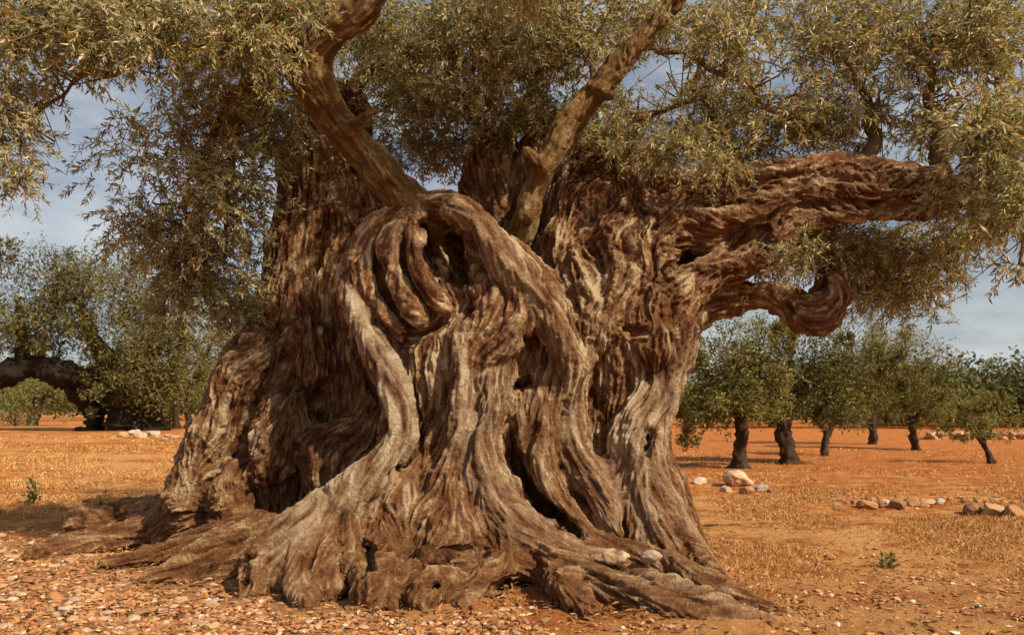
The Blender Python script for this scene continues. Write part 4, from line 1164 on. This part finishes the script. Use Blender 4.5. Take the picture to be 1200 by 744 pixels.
stone(866, 569, 40, 'large flat topped cream boulder in front of the dark grove trunk', 'cream', mesh=BOULDERS[0], name='boulder', squash=(1, .8, .62), sink=.1, cat='boulder')
stone(852, 576, 16, 'small pale stone at the left foot of the cream boulder', 'cream', sink=.2)
stone(873, 578, 20, 'reddish stone lying just below the cream boulder', 'rusty', sink=.25)
stone(890, 574, 18, 'grey stone at the right foot of the cream boulder', 'grey', sink=.3)
stone(905, 577, 12, 'brown stone farther right of the cream boulder', 'brown', sink=.3)
stone(796, 570, 26, 'cream field stone close to the right edge of the big trunk', 'cream', mesh=BOULDERS[1], squash=(1, .8, .7))
stone(820, 566, 18, 'white stone halfway between the big trunk and the cream boulder', 'white')
stone(722, 657, 28, 'whitish stone lodged on the roots at the right foot of the trunk, larger one', 'cream', mesh=BOULDERS[2], squash=(1, .8, .85), Yfix=5.5, sink=.1)
stone(763, 659, 26, 'greyish white stone lodged on the roots, the one farther right', 'grey', mesh=BOULDERS[3], squash=(1, .8, .8), Yfix=5.6, sink=.1)
ORD = ['leftmost', 'second from left', 'third from left', 'fourth from left', 'fifth from left', 'sixth from left', 'seventh from left', 'eighth from left', 'rightmost']
for k, (x, y, w, h) in enumerate([(1000,590,14,'brown'),(1018,595,24,'rusty'),(1036,593,22,'tan'),(1052,595,26,'brown'),(1070,591,22,'rusty'),(1086,591,18,'tan'),(1102,589,16,'grey')]):
    stone(x, y, w, h + ' field stone, ' + (ORD[k] if k < 6 else 'rightmost') + ' in the broken stone row under the grove', h, 'stones of the broken row', squash=(1, .8, .75), sink=.3)
for k, (x, y, w, h, lab) in enumerate([(1142,602,26,'brown','dark brown rock at the left end of the rightmost rocks'),(1164,603,28,'tan','tan rock in the middle of the rightmost rocks'),(1188,605,30,'rusty','rust brown rock at the right picture edge')]):
    stone(x, y, w, lab, h, mesh=BOULDERS[k], name='rock', squash=(1, .8, .85), sink=.25, cat='rock')
for k, (x, y, w, h) in enumerate([(145,511,14,'tan'),(156,508,16,'white'),(164,512,17,'cream'),(172,515,10,'tan'),(179,510,15,'white'),(186,513,11,'tan'),(193,515,9,'cream'),(199,512,12,'white'),(207,513,10,'cream')]):
    stone(x, y + 1, w, h + ' stone, ' + ORD[k] + ' in the small heap left of the big trunk', h, 'stones of the heap by the far left olive', squash=(1, .8, .75), sink=.2)
# low dry stone wall far right
wy = 36
wall = thing('stone_wall', 'low tumbled dry stone wall at the far right behind the little olive', 'wall', ((1150 - CX) / F * wy, wy, 0))
wo = np.array(wall.location)
for i in range(150):
    px = RNG.uniform(1085, 1290); row = RNG.integers(0, 2)
    X = (px - CX) / F * wy; r = RNG.uniform(.12, .24)
    o = bpy.data.objects.new('wall_stone', ROCKS[RNG.integers(8)])
    o.scale = (r * 1.3, r, r); o.rotation_euler = (0, 0, RNG.uniform(0, 6))
    o.location = (X - wo[0], RNG.uniform(-.25, .25), float(ground_z(X, wy)) + .08 + row * .2 - RNG.uniform(0, .08))
    o.color = (*HUES[RNG.choice(['tan', 'cream', 'grey', 'rusty'])], 1)
    link(o, wall)

# loose stones among the gravel: the largest ones each an object
def scatter_px(n, x0, x1, y0, y1, dens):
    out = []
    while len(out) < n:
        x, y = RNG.uniform(x0, x1), RNG.uniform(y0, y1)
        if RNG.random() < dens(x, y): out.append((x, y))
    return out
def gravel_density(x, y):
    left = float(sstep(430, 250, x)) * float(sstep(612, 640, y + x * .02))
    return max(left, .13 * float(sstep(600, 680, y)) * float(sstep(600, 760, x)) * (.4 + math.sin(x * .02 + y * .045) ** 2), .75 * float(sstep(685, 725, y)) * float(sstep(760, 480, x)))
spots = scatter_px(270, 0, 1000, 620, 744, lambda x, y: gravel_density(x, y) ** 1.3)
ranked = []
for x, y in spots:
    w = RNG.uniform(7, 17) * (1.3 if RNG.random() < .15 else 1)
    ranked.append((w * 1170 / (y - CY) ** 0 , x, y, w))
ranked.sort(reverse=True)
def zone(x, y):
    if x > 820: return 'far right of the trunk foot'
    if x > 600: return 'by the right root tips' if y < 715 else 'in front of the right roots'
    if x > 430: return 'straight below the middle of the trunk' if y > 715 else 'tight against the middle front roots'
    if x > 300: return 'below the foot of the S shaped rib' if y > 715 else 'tight against the foot of the S shaped rib'
    if y < 650: return 'at the tips of the left roots' if x < 110 else 'tight among the left roots'
    if y > 712: return 'along the bottom edge ' + ('in the left corner' if x < 100 else 'left of the trunk foot' if x > 200 else 'near the left corner')
    return ('at the left edge of the picture' if x < 70 else 'below the tips of the left roots' if x < 150 else 'below the middle of the left roots' if x < 225 else 'just left of the trunk foot') + (', upper part' if y < 680 else ', lower part')
count = {}
for k, (q, x, y, w) in enumerate(ranked):
    h = str(RNG.choice(['white', 'cream', 'tan', 'rusty', 'brown', 'grey'], p=[.06, .12, .25, .29, .20, .08]))
    size = 'big' if w > 16 else 'medium' if w > 11 else 'small'
    stone(x, y, w, f'{size} {h} loose stone in the gravel {zone(x, y)}', h, 'loose stones in the gravel', squash=(1, RNG.uniform(.65, .95), RNG.uniform(.45, .75)), sink=.22)

ico = bmesh.new(); bmesh.ops.create_icosphere(ico, subdivisions=1, radius=1)
ICO_V = np.array([v.co[:] for v in ico.verts]); ICO_F = np.array([[v.index for v in f_.verts] for f_ in ico.faces]); ico.free()
# gravel (nobody could count it)
NG = 12000
sp = np.array(scatter_px(NG, -60, 1260, 612, 790, gravel_density))
Yg = CAM_H * F / (sp[:, 1] - CY); Xg = (sp[:, 0] - CX) / F * Yg; Zg = ground_z(Xg, Yg)
rg = RNG.uniform(.007, .02, NG) * (0.7 + .6 * RNG.random(NG))
v = ICO_V[None] * (1 + RNG.normal(0, .2, (NG, 12, 1)))
v = v * rg[:, None, None] * np.stack([RNG.uniform(.8, 1.5, NG), RNG.uniform(.8, 1.5, NG), RNG.uniform(.35, .8, NG)], 1)[:, None]
th = RNG.uniform(0, 6.28, NG); cs, sn = np.cos(th)[:, None], np.sin(th)[:, None]
v = np.stack([v[..., 0] * cs - v[..., 1] * sn, v[..., 0] * sn + v[..., 1] * cs, v[..., 2]], -1) + np.stack([Xg, Yg, Zg + rg * .15 + .004], 1)[:, None]
f = (ICO_F[None] + (np.arange(NG) * 12)[:, None, None]).reshape(-1, 3)
gt = leaf_tint(NG, RNG, [(.48,.27,.13),(.56,.39,.25),(.36,.165,.065),(.60,.48,.36),(.27,.12,.05),(.46,.205,.08)], [2.5, 1.3, 4, .6, 4, 4])
gr = part('gravel', mesh_np('gravel', v.reshape(-1, 3), f, GRAVEL, smooth=False, colors=np.repeat(gt, 12, 0)), None, kind='stuff')
gr['label'] = 'mixed tan and red gravel strewn round the foot of the big tree'; gr['category'] = 'gravel'

# small rubble along the two rows of field stones
sp2 = np.array([(RNG.uniform(975, 1200), 590 + RNG.normal(0, 4) ) for _ in range(110)])
Y2 = CAM_H * F / (sp2[:, 1] - CY); X2 = (sp2[:, 0] - CX) / F * Y2; Z2 = ground_z(X2, Y2); r2 = RNG.uniform(.02, .06, 110)
v2 = ICO_V[None] * (1 + RNG.normal(0, .22, (110, 12, 1))) * r2[:, None, None] * np.array([1.3, 1, .7]) + np.stack([X2, Y2, Z2 + r2 * .2], 1)[:, None]
rb = part('rubble', mesh_np('rubble', v2.reshape(-1, 3), (ICO_F[None] + (np.arange(110) * 12)[:, None, None]).reshape(-1, 3), GRAVEL, smooth=False,
          colors=np.repeat(leaf_tint(110, RNG, [(.40,.22,.10),(.50,.33,.19),(.27,.13,.06),(.36,.17,.07)], [2, 1, 3, 3]), 12, 0)), None, kind='stuff')
rb['label'] = 'small brown rubble strewn along the broken row of field stones'; rb['category'] = 'rubble'

# fallen leaves
NF = 9000
sp = np.array(scatter_px(NF, -60, 1260, 585, 790, lambda x, y: max(0, .12 + .25 * math.sin(x * .031 + y * .02) * math.sin(y * .05 - x * .013)) + .65 * gravel_density(x, y)))
Yg = CAM_H * F / (sp[:, 1] - CY); Xg = (sp[:, 0] - CX) / F * Yg; Zg = ground_z(Xg, Yg) + .012
drift = low[RNG.integers(0, len(low), 2600)]
Xg[:2600] = drift[:, 0] + RNG.normal(0, .07, 2600); Yg[:2600] = drift[:, 1] - np.abs(RNG.normal(0, .08, 2600)); Zg[:2600] = ground_z(Xg[:2600], Yg[:2600]) + RNG.uniform(.02, .06, 2600)
d = unit(np.stack([RNG.normal(0, 1, NF), RNG.normal(0, 1, NF), RNG.normal(0, .18, NF)], 1))
L = RNG.uniform(.04, .08, NF)
v, f = leaf_arrays(np.stack([Xg, Yg, Zg], 1), d, unit(RNG.normal(0, .3, (NF, 3)) + np.array([0, 0, 1])), L, L * .16)
fl = part('fallen_leaves', mesh_np('fallen_leaves', v, f, GRASS, smooth=False, colors=np.repeat(leaf_tint(NF, RNG, [(.38,.20,.085),(.46,.30,.15),(.20,.085,.03),(.29,.14,.055)], [3, 1.5, 4, 3]), 4, 0)), None, kind='stuff')
fl['label'] = 'dry fallen olive leaves littering the gravel and soil'; fl['category'] = 'leaf litter'

# dry grass
NB = 140000
def grass_density(X, Y):
    c = straw_cover(X, Y)
    pz = np.stack([X, Y, 0 * X], 1)
    patch = fbm(pz * 0.9, 3, 50)
    right = sstep(0.6, 1.6, X - (7 - Y) * .15) * (0.22 + 1.9 * patch) * (1 - .8 * sstep(9, 15, Y))
    leftb = sstep(-1.5, -2.5, X) * sstep(8.8, 9.8, Y) * sstep(30, 20, Y) * (0.45 + 1.6 * patch)
    return np.clip(np.maximum(right, leftb), 0.02, 1) * (Y > 4.2)
Yb = np.exp(RNG.uniform(np.log(4.3), np.log(26), NB * 4)); Xb = (RNG.uniform(-60, 1260, NB * 4) - CX) / F * Yb
k = RNG.random(NB * 4) < grass_density(Xb, Yb)
Xb, Yb = Xb[k][:NB], Yb[k][:NB]; NB = len(Xb)
Zb = ground_z(Xb, Yb)
tall = RNG.uniform(.02, .075, NB) * (0.8 + 0.03 * Yb)
d = unit(np.stack([RNG.normal(0, .8, NB), RNG.normal(0, .8, NB), np.full(NB, .75)], 1))
v, f = leaf_arrays(np.stack([Xb, Yb, Zb - .004], 1), d, unit(RNG.normal(0, 1, (NB, 3))), tall, np.maximum(.0012, .00046 * Yb) * np.ones(NB))
gs_ = part('dry_grass', mesh_np('dry_grass', v, f, GRASS, smooth=False, colors=np.repeat(leaf_tint(NB, RNG, [(.55,.30,.105),(.68,.43,.18),(.40,.17,.05),(.30,.15,.05)], [3, 2, 3, 2]), 4, 0)), None, kind='stuff')
gs_['label'] = 'short dry straw coloured grass over the red soil'; gs_['category'] = 'grass'
